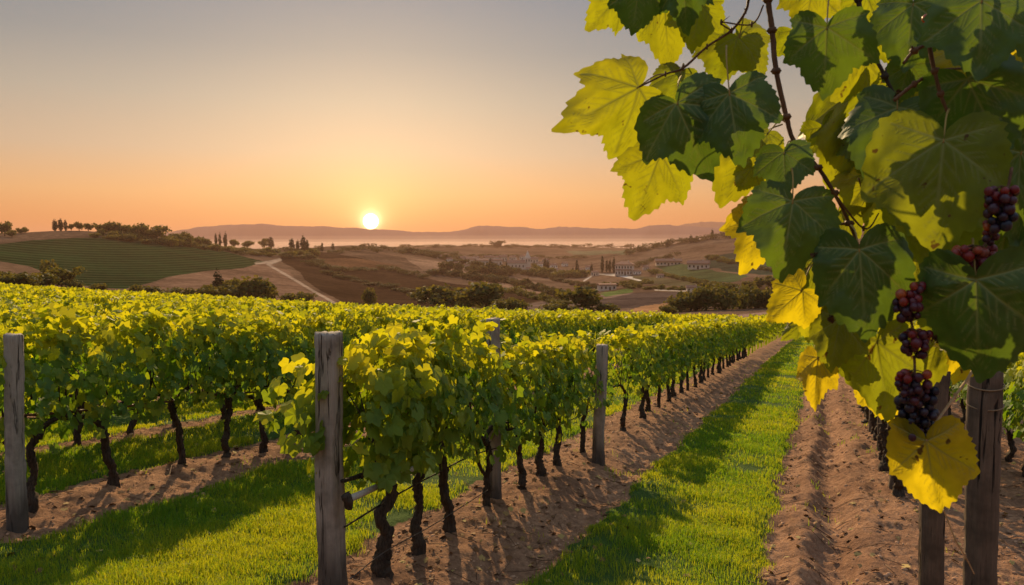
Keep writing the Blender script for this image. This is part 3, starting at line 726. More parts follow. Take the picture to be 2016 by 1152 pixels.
RD = np.array([r[0] for r in RINGS], float); RY = np.array([r[1] for r in RINGS], float)
def smooth_interp(xq, xs, ys):          # C1 along columns
    i = np.clip(np.searchsorted(xs, xq) - 1, 0, len(xs) - 2); u = (xq - xs[i]) / (xs[i + 1] - xs[i])
    m = np.gradient(ys, xs); h = xs[i + 1] - xs[i]
    return ys[i] * (1 + 2 * u) * (1 - u)**2 + h * m[i] * u * (1 - u)**2 + ys[i + 1] * u * u * (3 - 2 * u) + h * m[i + 1] * u * u * (u - 1)
def az_to_px(a): return 1008 + FPX / math.cos(PITCH) * np.tan(np.clip(YAW - a, -1.2, 1.2)) 
def hill_z(x, y, rough=True):
    d = np.hypot(x, y); a = np.arctan2(-x, y); rel = np.clip(YAW - a, -.75, .75)
    px = np.clip(1008 + FPX * np.tan(rel), -500, 2500)
    cols = np.stack([smooth_interp(px, PXS, RY[k]) for k in range(len(RD))], 0)   # ring x n
    ld = np.log(np.clip(d, RD[0], RD[-1])); LD = np.log(RD)
    i = np.clip(np.searchsorted(LD, ld) - 1, 0, len(RD) - 2); u = (ld - LD[i]) / (LD[i + 1] - LD[i])
    # tangent of the view angle at each ring, interpolated
    n = np.arange(len(px)) if np.ndim(px) else 0
    T = -(cols - HY) / FPX
    Z = T * RD[:, None] * np.cos(rel)[None]           # depth along the axis = d cos(rel)
    ZS = (np.gradient(Z, LD, axis=0))
    h = LD[i + 1] - LD[i]
    z = Z[i, n] * (1 + 2 * u) * (1 - u)**2 + h * ZS[i, n] * u * (1 - u)**2 + Z[i + 1, n] * u * u * (3 - 2 * u) + h * ZS[i + 1, n] * u * u * (u - 1)
    if rough: z = z + np.clip(d / 900, .1, 1.5) * (1.6 * fbm(x / 130, y / 130, 4) + .5 * fbm(x / 25, y / 25, 3)) * (1 - sstep(2600, 3300, d))
    return z + CAMH
def inpoly(px, py, poly):
    poly = np.array(poly, float); c = np.zeros(px.shape, bool); n = len(poly)
    for i in range(n):
        x1, y1 = poly[i]; x2, y2 = poly[(i + 1) % n]
        if y1 == y2: continue
        c ^= ((y1 > py) != (y2 > py)) & (px < (x2 - x1) * (py - y1) / (y2 - y1) + x1)
    return c
def segd(px, py, line):
    d = np.full(px.shape, 1e9)
    for (x1, y1), (x2, y2) in zip(line[:-1], line[1:]):
        t = np.clip(((px - x1) * (x2 - x1) + (py - y1) * (y2 - y1)) / ((x2 - x1)**2 + (y2 - y1)**2), 0, 1)
        d = np.minimum(d, np.hypot(px - x1 - t * (x2 - x1), (py - y1 - t * (y2 - y1)) * 1.6))
    return d
dl = np.concatenate([np.geomspace(88, 330, 90), np.geomspace(332, 1500, 420), np.geomspace(1510, 3300, 120), np.geomspace(3400, 7600, 12)])
x, y, F = polar_grid(view_az(1100, -38, 38), dl)
z = hill_z(x, y)
q = proj(np.stack([x, y, z], 1)); qx, qy = q[:, 0], q[:, 1]; dd_ = np.hypot(x, y)
wx = 6 * fbm(x / 60, y / 60, 3); wy = 3 * fbm(x / 50 + 9, y / 50, 3); fx, fy = qx + wx, qy + wy
C = np.tile([.125, .078, .050], (len(x), 1)); stripe = np.zeros(len(x)); 
n1 = fbm(x / 90, y / 90, 4)[:, None]; C *= 1 + .45 * n1
def paint(mask, c, k=1.0): C[mask] = C[mask] * (1 - k) + np.array(c) * k
front = dd_ < 1000
paint(inpoly(fx, fy, [(275, 562), (400, 533), (480, 526), (520, 515), (560, 530), (600, 560), (680, 603), (600, 600), (400, 590), (270, 575)]) & front, (.165, .098, .064))
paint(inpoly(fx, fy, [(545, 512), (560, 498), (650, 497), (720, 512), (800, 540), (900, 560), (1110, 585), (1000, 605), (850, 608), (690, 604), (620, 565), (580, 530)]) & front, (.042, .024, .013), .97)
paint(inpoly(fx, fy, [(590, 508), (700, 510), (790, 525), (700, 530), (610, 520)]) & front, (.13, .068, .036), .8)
paint(inpoly(fx, fy, [(800, 508), (900, 520), (1000, 542), (1120, 576), (1105, 584), (1000, 568), (900, 548), (830, 532)]) & front, (.21, .13, .085))
for pl, c in [([(1020, 604), (1120, 584), (1230, 574), (1255, 576), (1200, 592), (1100, 612), (1030, 618)], (.18, .12, .09)),
              ([(1180, 590), (1260, 574), (1372, 574), (1365, 592), (1240, 606), (1190, 606)], (.08, .055, .045)),
              ([(1225, 618), (1250, 605), (1330, 594), (1330, 612), (1300, 622)], (.28, .15, .075)),
              ([(1180, 578), (1240, 568), (1245, 574), (1190, 584)], (.10, .13, .04)),
              ([(1290, 524), (1330, 519), (1400, 532), (1480, 545), (1440, 556), (1370, 552), (1310, 536)], (.055, .07, .03)),
              ([(1240, 545), (1300, 545), (1380, 560), (1360, 566), (1240, 556)], (.09, .075, .04)),
              ([(1440, 735), (1450, 620), (1530, 610), (1540, 640)], (.25, .16, .12))]:
    paint(inpoly(fx, fy, pl) & (dd_ < 1150), c)
paint(inpoly(fx, fy, [(1385, 505), (1440, 500), (1560, 500), (1560, 545), (1470, 540), (1400, 528)]) & (dd_ < 1500), (.035, .045, .03))
paint(inpoly(fx, fy, [(1110, 493), (1250, 493), (1240, 500), (1130, 502)]), (.12, .12, .07))
paint(inpoly(fx, fy, [(1240, 520), (1270, 500), (1330, 482), (1390, 468), (1500, 470), (1400, 480), (1310, 498), (1280, 515)]) & (dd_ > 900), (.12, .08, .055), .7)
vy = inpoly(qx, qy + .4 * wy, [(-600, 486), (0, 481), (60, 473), (150, 468), (220, 467), (300, 475), (420, 489), (520, 515), (480, 528), (400, 534), (330, 546), (275, 562), (215, 576), (150, 566), (110, 545), (60, 525), (0, 514), (-600, 500)]) & (dd_ > 330) & (dd_ < 1000)
paint(vy, (.010, .028, .008)); stripe = vy.astype(float)
tr_ = (segd(qx, qy, [(552, 512), (528, 521), (575, 548), (620, 575), (665, 600)]) < 3.2) & front; paint(tr_, (.36, .27, .20), .8)
tr_ = (segd(qx, qy, [(505, 518), (530, 516), (550, 511)]) < 4) & front; paint(tr_, (.36, .27, .20), .8)
tr_ = (segd(qx, qy, [(1185, 540), (1225, 544), (1280, 557)]) < 2.2) & (dd_ < 1200); paint(tr_, (.55, .48, .40), .9)
tr_ = (segd(qx, qy, [(1150, 553), (1170, 540), (1215, 540), (1245, 546)]) < 2.0) & (dd_ < 1200); paint(tr_, (.50, .42, .34), .9)
tr_ = (segd(qx, qy, [(1290, 571), (1340, 573), (1395, 574)]) < 1.6) & (dd_ < 1200); paint(tr_, (.5, .42, .33), .8)
paint(dd_ > 3200, (.10, .10, .09))
# rows of the hillside vineyard follow its slope
rowc = (qy - .00022 * (qx - 250)**2 * -1) * 1.0
m, nt = material('far_fields')
c_ = attr(nt, 'colour').outputs['Color']; st = attr(nt, 'stripe').outputs['Fac']; rc = attr(nt, 'rowc').outputs['Fac']
geo = N(nt, 'ShaderNodeNewGeometry').outputs['Position']
n1 = noise(nt, .02, 6, .65, vec=geo); n2 = noise(nt, .25, 5, .7, vec=geo)
r1 = N(nt, 'ShaderNodeMapRange'); nt.links.new(n1, r1.inputs[0]); r1.inputs[1].default_value = .3; r1.inputs[2].default_value = .7; r1.inputs[3].default_value = .5; r1.inputs[4].default_value = 1.5
r2 = N(nt, 'ShaderNodeMapRange'); nt.links.new(n2, r2.inputs[0]); r2.inputs[1].default_value = .3; r2.inputs[2].default_value = .7; r2.inputs[3].default_value = .55; r2.inputs[4].default_value = 1.45
c_ = mixc(nt, 1.0, c_, r1.outputs[0], 'MULTIPLY'); c_ = mixc(nt, 1.0, c_, r2.outputs[0], 'MULTIPLY')
sn = math_(nt, 'SINE', math_(nt, 'ADD', math_(nt, 'MULTIPLY', rc, 1.35), math_(nt, 'MULTIPLY', n2, 1.2)))
sm = N(nt, 'ShaderNodeMapRange'); nt.links.new(sn, sm.inputs[0]); sm.inputs[1].default_value = -.2; sm.inputs[2].default_value = .8
c_ = mixc(nt, math_(nt, 'MULTIPLY', math_(nt, 'MULTIPLY', sm.outputs[0], st), .62), c_, (.055, .065, .032))
out(nt, pbr(nt, c_, 1.0, bump(nt, n2, .6, 2.0), 0.0)); M['fields'] = m
me = mesh('hills', np.stack([x, y, z], 1), F, m, True, {'colour': C, 'stripe': stripe, 'rowc': rowc})
tag(link('hills', me), kind='structure')

# mountains: two ranges with real ridges
def range_(name, D0, pts, depth, seed, c):
    pts = np.array(pts, float); a = np.linspace(R(-36), R(40), 900) + YAW
    a = YAW - (a - YAW)
    pxs = 1008 + FPX * np.tan(YAW - a); top = np.interp(pxs, pts[:, 0], pts[:, 1])
    top = np.convolve(np.pad(top, 8, 'edge'), np.ones(9) / 9, 'same')[8:-8]
    top = top - 1.3 * fbm(pxs / 22, pxs * 0 + seed, 4) - .8 * fbm(pxs / 7, pxs * 0 + seed, 2)
    zt = -(top - HY) / FPX * D0 * np.cos(YAW - a)
    t = np.linspace(-1, 1, 34); V = []
    for tt in t:
        d = D0 + tt * depth; x = -np.sin(a) * d; y = np.cos(a) * d
        s = 1 - abs(tt)**1.25
        gul = fbm(x / 420 + seed, y / 420, 5)
        z = -95 + (zt + 95) * np.clip(s * (1 + (.55 * gul) * (1 - s) * 2.2), 0, 1.0)
        V.append(np.stack([x, y, z], 1))
    n = len(a); i = np.arange(len(t) - 1)[:, None] * n; j = np.arange(n - 1)[None]
    F = np.stack([i + j, i + n + j, i + n + j + 1, i + j + 1], -1).reshape(-1, 4)
    mm, nt = material(name); nz = noise(nt, .004, 5, .6, vec=N(nt, 'ShaderNodeNewGeometry').outputs['Position'])
    out(nt, pbr(nt, mixc(nt, nz, tuple(v * .7 for v in c), c), 1, None, .0))
    tag(link(name, mesh(name, np.concatenate(V), F, mm, True)), kind='structure')
range_('mountains', 6200, [(-600, 470), (0, 472), (250, 466), (330, 457), (390, 447), (440, 442), (500, 441), (520, 439), (545, 442), (600, 445), (640, 443), (668, 447), (700, 447), (730, 450), (770, 452), (820, 456), (850, 455), (880, 456), (915, 452), (935, 444), (960, 442), (985, 446), (1030, 446), (1065, 450), (1095, 446), (1120, 446), (1160, 448), (1215, 449), (1250, 450), (1280, 443), (1310, 441), (1345, 444), (1400, 447), (1500, 452), (1700, 448), (2016, 455), (2600, 460)], 700, 3, (.10, .10, .14))
range_('mountains', 7600, [(-600, 490), (900, 488), (1200, 470), (1330, 444), (1360, 438), (1395, 435), (1430, 437), (1470, 441), (1600, 440), (1800, 446), (2016, 440), (2600, 450)], 600, 9, (.13, .11, .12))

# ---------------------------------------------------------------- trees
def clumps(n, shape, r_, size, seed):
    """leaf clump faces filling a crown made of several lobes"""
    lobes = shape; w = np.array([l[3] * l[4] * l[3] for l in lobes]); w /= w.sum()
    k = r_.choice(len(lobes), n, p=w); Lb = np.array(lobes)[k]
    dr = r_.normal(size=(n, 3)); dr /= np.linalg.norm(dr, axis=1)[:, None]
    rad = r_.uniform(.55, 1.04, n) * (1 + .18 * r_.normal(size=n) * (r_.random(n) < .3))
    pos = Lb[:, :3] + dr * np.stack([Lb[:, 3], Lb[:, 3], Lb[:, 4]], 1) * rad[:, None]
    nr = dr + r_.normal(0, .6, (n, 3)); tp = r_.normal(size=(n, 3)) + [0, 0, -.5]
    s = size * r_.uniform(.5, 1.3, n)
    V, F = place_leaves(pos, nr, tp, s, r_)
    t = np.clip(.3 + .3 * r_.normal(size=n) + .3 * dr[:, 2], 0, 1)
    return V, F, np.repeat(t, NL)
def crown(kind, seed, n):
    r_ = np.random.default_rng(seed)
    if kind == 'round':
        lobes = [(r_.normal(0, .20), r_.normal(0, .20), r_.uniform(.30, .80), r_.uniform(.17, .27), r_.uniform(.14, .22)) for _ in range(11)] + [(0, 0, .50, .34, .36)]
        return clumps(n, lobes, r_, .068, seed)
    if kind == 'bush':
        lobes = [(r_.normal(0, .26), r_.normal(0, .2), r_.uniform(.25, .62), r_.uniform(.16, .28), r_.uniform(.16, .3)) for _ in range(9)] + [(0, 0, .36, .42, .38)]
        return clumps(n, lobes, r_, .072, seed)
    lobes = [(r_.normal(0, .012), r_.normal(0, .012), z_, w_, .13) for z_, w_ in [(.14, .075), (.26, .10), (.38, .11), (.50, .105), (.62, .095), (.74, .08), (.85, .055), (.93, .03)]]
    return clumps(n, lobes, r_, .04, seed)
tree_p = {}
for kind, nn, cnt_ in (('round', 900, 5), ('bush', 750, 5), ('cypress', 420, 4)):
    for i in range(cnt_):
        V, F, T = crown(kind, 50 + i + len(kind) * 10, nn)
        cms = {mk: mesh('crown', V, F, M[mk], False, {'tint': T}) for mk in ({'round': ('tree_leaf', 'scrub_leaf'), 'bush': ('tree_leaf', 'scrub_leaf'), 'cypress': ('cypress_leaf',)}[kind])}
        r_ = np.random.default_rng(i); mb = MB()
        if kind == 'cypress': mb.tube([[0, 0, -.05], [0, 0, .1], [0, 0, .5]], [.03, .022, .012], 7, .08, sub=2)
        else:
            mb.tube([[0, 0, -.06], [.01, 0, .15], [.02, .01, .3], [0, 0, .5]], [.045, .034, .028, .015], 8, .1, sub=3)
            for q in range(5):
                aa = q * 1.256 + r_.uniform(-.3, .3); l = r_.uniform(.15, .26)
                mb.tube([[.01, 0, .2], [l * .5 * math.cos(aa), l * .5 * math.sin(aa), .36], [l * math.cos(aa), l * math.sin(aa), .55]], [.022, .015, .006], 6, .1, sub=2)
        tm = mesh('trunk', np.concatenate(mb.V), [np.concatenate(f) for f in mb.F.values()], M['tree_bark'], True)
        tree_p[(kind, i)] = (tm, cms)
_ds = np.geomspace(95, 3000, 1500)
def hill_at(px, py, dmin=95, dmax=3000):
    v = ray(px, 480); a = math.atan2(-v[0], v[1]); xs = -np.sin(a) * _ds; ys = np.cos(a) * _ds
    zs = hill_z(xs, ys); q = proj(np.stack([xs, ys, zs], 1))
    run = np.minimum.accumulate(np.where(_ds < dmin, 9999, q[:, 1]))
    ok = (q[:, 1] <= run + 1e-6) & (_ds >= dmin) & (_ds <= dmax)
    hit = np.where(ok & (q[:, 1] <= py))[0]
    if len(hit): i = hit[0]
    else:
        cand = np.where((_ds >= dmin) & (_ds <= dmax))[0]; i = cand[np.argmin(q[cand, 1])]
    return np.array([xs[i], ys[i], zs[i]]), q[i, 2]
tn = {}; FARM = []; CB = [crown('bush', 500 + k, 260) for k in range(3)]
FARG = ('bushes on the farthest ridge', 'scrub bushes on the ridge below the sun', 'hazy bushes behind the village', 'scrub along the right ridge', 'brown scrub on the upper slope under the sun', 'scrub on the slope above the villa')
def tree(kind, px, pyb, hpx, wpx, label, group=None, mk=None, cat='tree', dmin=95, dmax=3000, sink=0):
    p, dep = hill_at(px, pyb, dmin, dmax)
    q = proj(p)[0]; h = (q[1] - (pyb - hpx)) / FPX * dep          # up to where its top shows in the photo
    h = 1.12 * max(h, hpx * .6 / FPX * dep); w = 1.15 * wpx / FPX * dep
    if kind == 'bush': h *= 1.12; w *= 1.15
    i = tn.get(kind, 0); tn[kind] = i + 1
    if group in FARG:                                            # hazy scrub nobody could count
        V, F, T = CB[i % 3]; a_ = i * 1.9; ca, sa = math.cos(a_), math.sin(a_)
        V = V * [w / 1.15, w / 1.15, h / .88]; V = np.stack([V[:, 0] * ca - V[:, 1] * sa, V[:, 0] * sa + V[:, 1] * ca, V[:, 2]], 1) + p
        FARM.append((V, F, T)); return None
    tm, cms = tree_p[(kind, i % {'round': 5, 'bush': 5, 'cypress': 4}[kind])]
    nmz = {'round': 'broadleaf_tree', 'bush': 'bush', 'cypress': 'cypress_tree'}[kind]
    t = empty(nmz, tuple(p - np.array([0, 0, .02 * h])), i * 1.9)
    base_w = {'round': .92, 'bush': 1.15, 'cypress': .24}[kind]
    t.scale = (w / base_w, w / base_w, h / (1.0 if kind != 'bush' else .88))
    link('trunk', tm, t); link('crown', cms[mk or {'cypress': 'cypress_leaf'}.get(kind, 'tree_leaf')], t)
    tag(t, label, cat, group); return t
SIL = 'trees along the crest of the striped hill'
for d_ in [
 ('round', 10, 464, 24, 20, 'small dark tree on the crest at the far left edge'), ('round', 24, 466, 12, 16, 'low dark tree next to the leftmost crest tree'),
 ('round', 42, 460, 10, 12, 'tiny round tree on the pale crest field near the left edge'), ('round', 50, 459, 12, 9, 'tiny upright tree on the pale crest field left of the cypress pair'),
 ('cypress', 109, 453, 18, 9, 'left cypress of the tall blunt pair on the left hilltop'), ('cypress', 120, 453, 19, 9, 'right cypress of the tall blunt pair on the left hilltop'),
 ('cypress', 130, 453, 17, 6, 'slim pointed cypress right of the blunt pair'), ('round', 141, 453, 12, 8, 'small dark round tree right of the slim hilltop cypress'),
 ('round', 157, 454, 15, 14, 'pale round tree on the hilltop right of the cypresses'), ('round', 175, 454, 13, 14, 'neat round ball tree on the hilltop crest'),
 ('round', 202, 460, 18, 22, 'bushy thin tree left of the largest crest tree'), ('round', 220, 462, 24, 30, 'largest spreading tree on the left hill crest'),
 ('round', 250, 466, 22, 18, 'middle sized tree right of the largest crest tree'), ('round', 272, 470, 26, 28, 'dense dark tree in the middle of the crest tree line'),
 ('round', 308, 475, 27, 34, 'broad dark tree at the end of the crest tree line'), ('round', 288, 472, 14, 20, 'low tree between the two dense crest trees'),
 ('round', 235, 466, 12, 24, 'low scrubby tree under the largest crest tree'), ('round', 330, 478, 14, 26, 'low tree just right of the broad dark crest tree'),
 ('round', 368, 484, 24, 20, 'dark tree beside the small pale house on the slope'), ('round', 348, 480, 18, 22, 'tree above the small pale house on the slope'),
 ('round', 388, 486, 18, 16, 'tree right of the small pale house'), ('round', 402, 486, 16, 16, 'second tree right of the small pale house'),
 ('cypress', 425, 476, 14, 5, 'first thin cypress of three on the right shoulder of the left hill'), ('cypress', 433, 476, 15, 5, 'middle thin cypress of three on the shoulder of the left hill'),
 ('cypress', 444, 477, 15, 7, 'right and thickest cypress of three on the shoulder of the left hill'), ('round', 460, 482, 11, 12, 'small round tree right of the three thin cypresses'),
 ('round', 487, 486, 11, 16, 'small low tree between the cypress trio and the tall dark cypresses'), ('round', 520, 488, 17, 12, 'dark tree left of the tall square topped cypresses'),
 ('cypress', 533, 488, 18, 11, 'pointed dark evergreen left of the tall square topped cypresses'),
 ('cypress', 574, 493, 20, 10, 'blunt topped cypress left of the gap near the sun'), ('cypress', 586, 492, 17, 7, 'slim cypress between two blunt topped ones left of the sun'),
 ('cypress', 597, 496, 27, 10, 'tallest dark cypress left of the sun'), ('cypress', 604, 496, 20, 9, 'shorter cypress hugging the tallest one left of the sun'),
 ('cypress', 634, 494, 14, 5, 'lone small cypress on the ridge left of the sun'), ('cypress', 655, 492, 12, 6, 'second lone small cypress on the ridge left of the sun')]:
    tree(d_[0], d_[1], d_[2] + 1, d_[3] * 1.18, d_[4] * 1.2, d_[5], SIL, dmax=1400)
r0 = np.random.default_rng(12)
for k in range(38):                    # scrub belt running down the crest
    px = 190 + k * 11.5 + r0.uniform(-4, 4); py = np.interp(px, [190, 300, 400, 480, 560, 640], [463, 477, 487, 497, 503, 501]) + r0.uniform(-1, 5)
    tree('bush', px, py, r0.uniform(8, 15), r0.uniform(16, 26), 'scrubby bush in the dark belt down the crest behind the striped vineyard', 'scrub belt on the crest', 'tree_leaf', 'bush', dmax=1300)
for k in range(26):
    px = 480 + k * 17 + r0.uniform(-5, 5); py = np.interp(px, [480, 620, 760, 900], [500, 496, 494, 508]) + r0.uniform(-3, 4)
    tree('bush', px, py, r0.uniform(6, 12), r0.uniform(16, 26), 'brown scrub bush on the ridge below the setting sun', 'scrub bushes on the ridge below the sun', 'scrub_leaf', 'bush', dmax=1500)
MIDG = 'trees and bushes at the edge of the vineyard'
for d_ in [
 ('bush', 95, 545, 24, 34, 'dark round bush at the foot of the striped hill at left'), ('round', 120, 568, 34, 46, 'olive green tree at the left end of the hedge'),
 ('bush', 40, 566, 24, 60, 'long dark hedge bush beside the left edge'), ('bush', 75, 568, 22, 50, 'dark hedge bush left of the olive green tree'),
 ('bush', 10, 562, 22, 40, 'dark bush touching the left edge of the photo'), ('bush', 145, 572, 16, 26, 'small bush just right of the olive green tree'),
 ('bush', 190, 574, 12, 34, 'low scrub behind the vines right of the olive green tree'), ('bush', 268, 580, 16, 28, 'dark green bush left of the low hedge line'),
 ('bush', 300, 583, 14, 40, 'low hedge left part behind the vines'), ('bush', 335, 585, 14, 40, 'low hedge middle part behind the vines'), ('bush', 372, 588, 16, 40, 'low hedge right part behind the vines'),
 ('cypress', 427, 578, 34, 20, 'small pointed evergreen standing by the large bush'), ('bush', 412, 590, 22, 34, 'pale straw coloured bush by the pointed evergreen'),
 ('bush', 455, 580, 26, 40, 'dark bush behind the large dome shaped bush'), ('bush', 490, 594, 36, 62, 'large dome shaped bush with sunlit top edge'), ('bush', 525, 594, 30, 34, 'right shoulder bush beside the large dome shaped bush'),
 ('bush', 455, 592, 22, 40, 'low bush before the large dome shaped bush'),
 ('bush', 565, 596, 14, 30, 'low bush left of the small round bush near the track'), ('bush', 597, 597, 18, 32, 'small round bush with yellow rim beside the track'),
 ('bush', 729, 601, 24, 24, 'lone dim bush on the brown slope under the sun'),
 ('round', 871, 611, 44, 74, 'large round tree left of the pair below the sun rays'), ('round', 957, 613, 50, 70, 'large round tree right of the pair in mid view'),
 ('bush', 915, 612, 24, 34, 'bush between the two large round trees'), ('bush', 985, 615, 20, 44, 'low bush right of the pair of large round trees'), ('bush', 1018, 617, 22, 40, 'second low bush right of the pair of large round trees'),
 ('bush', 1092, 618, 18, 44, 'low bush left of the round tree in the middle'), ('bush', 1122, 619, 12, 34, 'small yellowish bush in front of the middle round tree'),
 ('round', 1153, 617, 44, 62, 'round dark tree with sunlit outline in the middle'), ('bush', 1198, 618, 16, 44, 'low bush right of the middle round tree')]:
    tree(d_[0], d_[1], d_[2], d_[3] * 1.22, d_[4] * 1.1, d_[5], MIDG, dmin=100, dmax=300)
HG = 'bushes of the long dark hedge at right'
for k, (px, py, h_, w_) in enumerate([(1320, 618, 16, 34), (1338, 614, 30, 40), (1362, 612, 38, 48), (1392, 611, 42, 54), (1425, 610, 44, 56), (1458, 608, 42, 54), (1490, 606, 40, 50), (1515, 606, 38, 44), (1545, 606, 40, 50), (1380, 600, 34, 40)]):
    tree('bush', px, py, h_, w_, '%s bush from the left in the long dark hedge at right' % ordn(k) if k < 9 else 'bush rising behind the left part of the long dark hedge', HG, 'tree_leaf', 'bush', dmin=110, dmax=260)
for k, (px, py, h_, w_) in enumerate([(1395, 577, 20, 20), (1420, 574, 18, 24), (1440, 573, 16, 22), (1470, 572, 20, 24), (1496, 570, 24, 26), (1520, 568, 26, 30)]):
    tree('round', px, py, h_, w_, '%s tree from the left in the row above the long hedge' % ordn(k), 'trees above the long hedge', None, dmin=250, dmax=1000)
TC = 'cypresses around the village and villa'
for d_ in [(904, 517, 12, 5, 'small cypress on the slope left of the village'), (966, 525, 16, 7, 'cypress in front of the village walls left of the church'), (998, 527, 16, 5, 'slim cypress at the left side of the church'),
           (1073, 533, 24, 9, 'tall cypress right of the church spire'), (1079, 533, 20, 6, 'shorter cypress beside the tall one right of the church'), (1136, 545, 32, 8, 'tall lone cypress between the church and the villa'),
           (1128, 545, 18, 6, 'short cypress beside the tall lone one'), (1165, 542, 22, 6, 'small cypress left of the villa group'), (1186, 537, 32, 7, 'tallest cypress left of the villa'),
           (1195, 536, 24, 6, 'second cypress left of the villa'), (1201, 537, 26, 7, 'third cypress left of the villa'), (1209, 538, 30, 7, 'cypress touching the left wall of the villa'),
           (1257, 495, 12, 6, 'small cypress at the foot of the right ridge'), (1315, 487, 13, 8, 'stout cypress on the right ridge'), (1360, 479, 16, 8, 'middle cypress on the right ridge'), (1402, 466, 14, 6, 'highest cypress on the right ridge')]:
    tree('cypress', d_[0], d_[1], d_[2], d_[3], d_[4], TC)
for k in range(30):
    px = 1235 + k * 9 + r0.uniform(-3, 3); py = np.interp(px, [1235, 1300, 1350, 1400, 1500], [500, 487, 478, 470, 463]) + r0.uniform(-1, 3)
    tree('bush', px, py, r0.uniform(6, 13), r0.uniform(12, 22), 'scrub bush in the dark line along the right ridge', 'scrub along the right ridge', 'tree_leaf', 'bush')
for k in range(44):
    px = 790 + k * 10.5 + r0.uniform(-4, 4); py = 488 + r0.uniform(-2, 1)
    tree('bush', px, py, r0.uniform(3, 7), r0.uniform(10, 18), 'tiny hazy bush on the farthest ridge line', 'bushes on the farthest ridge', 'scrub_leaf', 'bush', dmin=1600)
tree('round', 980, 489, 15, 20, 'hazy round tree standing highest on the farthest ridge', None, 'scrub_leaf', dmin=1600); tree('round', 1001, 489, 8, 12, 'small hazy tree right of the highest one on the farthest ridge', None, 'scrub_leaf', dmin=1600)
HD = [([(600, 520), (680, 535), (760, 530), (840, 550)], 24, 'brown scrub on the upper slope under the sun', 8, 20, 'scrub_leaf'),
      ([(1000, 575), (1060, 590), (1110, 602)], 10, 'olive scrub left of the ploughed field', 12, 26, 'tree_leaf'),
      ([(870, 524), (940, 534), (1000, 534), (1050, 528)], 18, 'dark trees among the village houses', 8, 11, 'tree_leaf'),
      ([(1250, 528), (1280, 515), (1330, 505)], 12, 'scrub on the slope above the villa', 7, 16, 'scrub_leaf'),
      ([(1400, 512), (1450, 520), (1520, 535)], 14, 'dark scrub on the green slope at right', 8, 18, 'tree_leaf'),
      ([(800, 497), (860, 508), (930, 522), (1010, 536), (1090, 552), (1180, 572)], 44, 'dark hedge line above the pale field', 9, 18, 'scrub_leaf'),
      ([(850, 540), (930, 550), (1010, 562), (1070, 575), (1110, 590)], 30, 'dark scrub below the pale field', 14, 24, 'scrub_leaf'),
      ([(1290, 540), (1340, 552), (1400, 562), (1440, 572)], 20, 'green hedge under the right farmhouses', 9, 18, 'tree_leaf'),
      ([(1230, 566), (1290, 570), (1350, 572)], 12, 'low green hedge above the ploughed field', 8, 16, 'tree_leaf'),
      ([(1050, 540), (1100, 545), (1150, 548)], 14, 'dark trees before the villa', 14, 22, 'tree_leaf'),
      ([(880, 535), (960, 540), (1000, 545)], 8, 'dark bushes in the middle valley', 18, 24, 'scrub_leaf'),
      ([(560, 507), (620, 512), (640, 530)], 12, 'brown scrub beside the junction of the tracks', 7, 20, 'scrub_leaf'),
      ([(640, 540), (720, 560), (800, 575), (830, 598)], 26, 'brown scrub on the slope under the sun', 8, 22, 'scrub_leaf'),
      ([(1180, 566), (1240, 560), (1280, 558)], 9, 'green bushes beside the white road', 8, 16, 'tree_leaf'),
      ([(930, 505), (1050, 508), (1150, 510)], 16, 'hazy bushes behind the village', 6, 16, 'scrub_leaf')]
for pts, n_, lab, h_, w_, mk in HD:
    pts = np.array(pts, float)
    for k in range(n_):
        px = np.interp(k / (n_ - 1), np.linspace(0, 1, len(pts)), pts[:, 0]) + r0.uniform(-4, 4); py = np.interp(px, pts[:, 0], pts[:, 1]) + r0.uniform(-2, 2)
        tree('bush', px, py, h_ * r0.uniform(.7, 1.2), w_ * r0.uniform(.7, 1.2), 'bush of the ' + lab, lab, mk, 'bush', dmin=150, dmax=1900)

off = np.cumsum([0] + [len(f[0]) for f in FARM[:-1]])
tag(link('distant_scrub', mesh('distant_scrub', np.concatenate([f[0] for f in FARM]), np.concatenate([f[1] + o_ for f, o_ in zip(FARM, off)]), M['scrub_leaf'], False, {'tint': np.concatenate([f[2] for f in FARM])})),
    'low hazy scrub along the far ridges and slopes', 'scrub', kind='stuff')

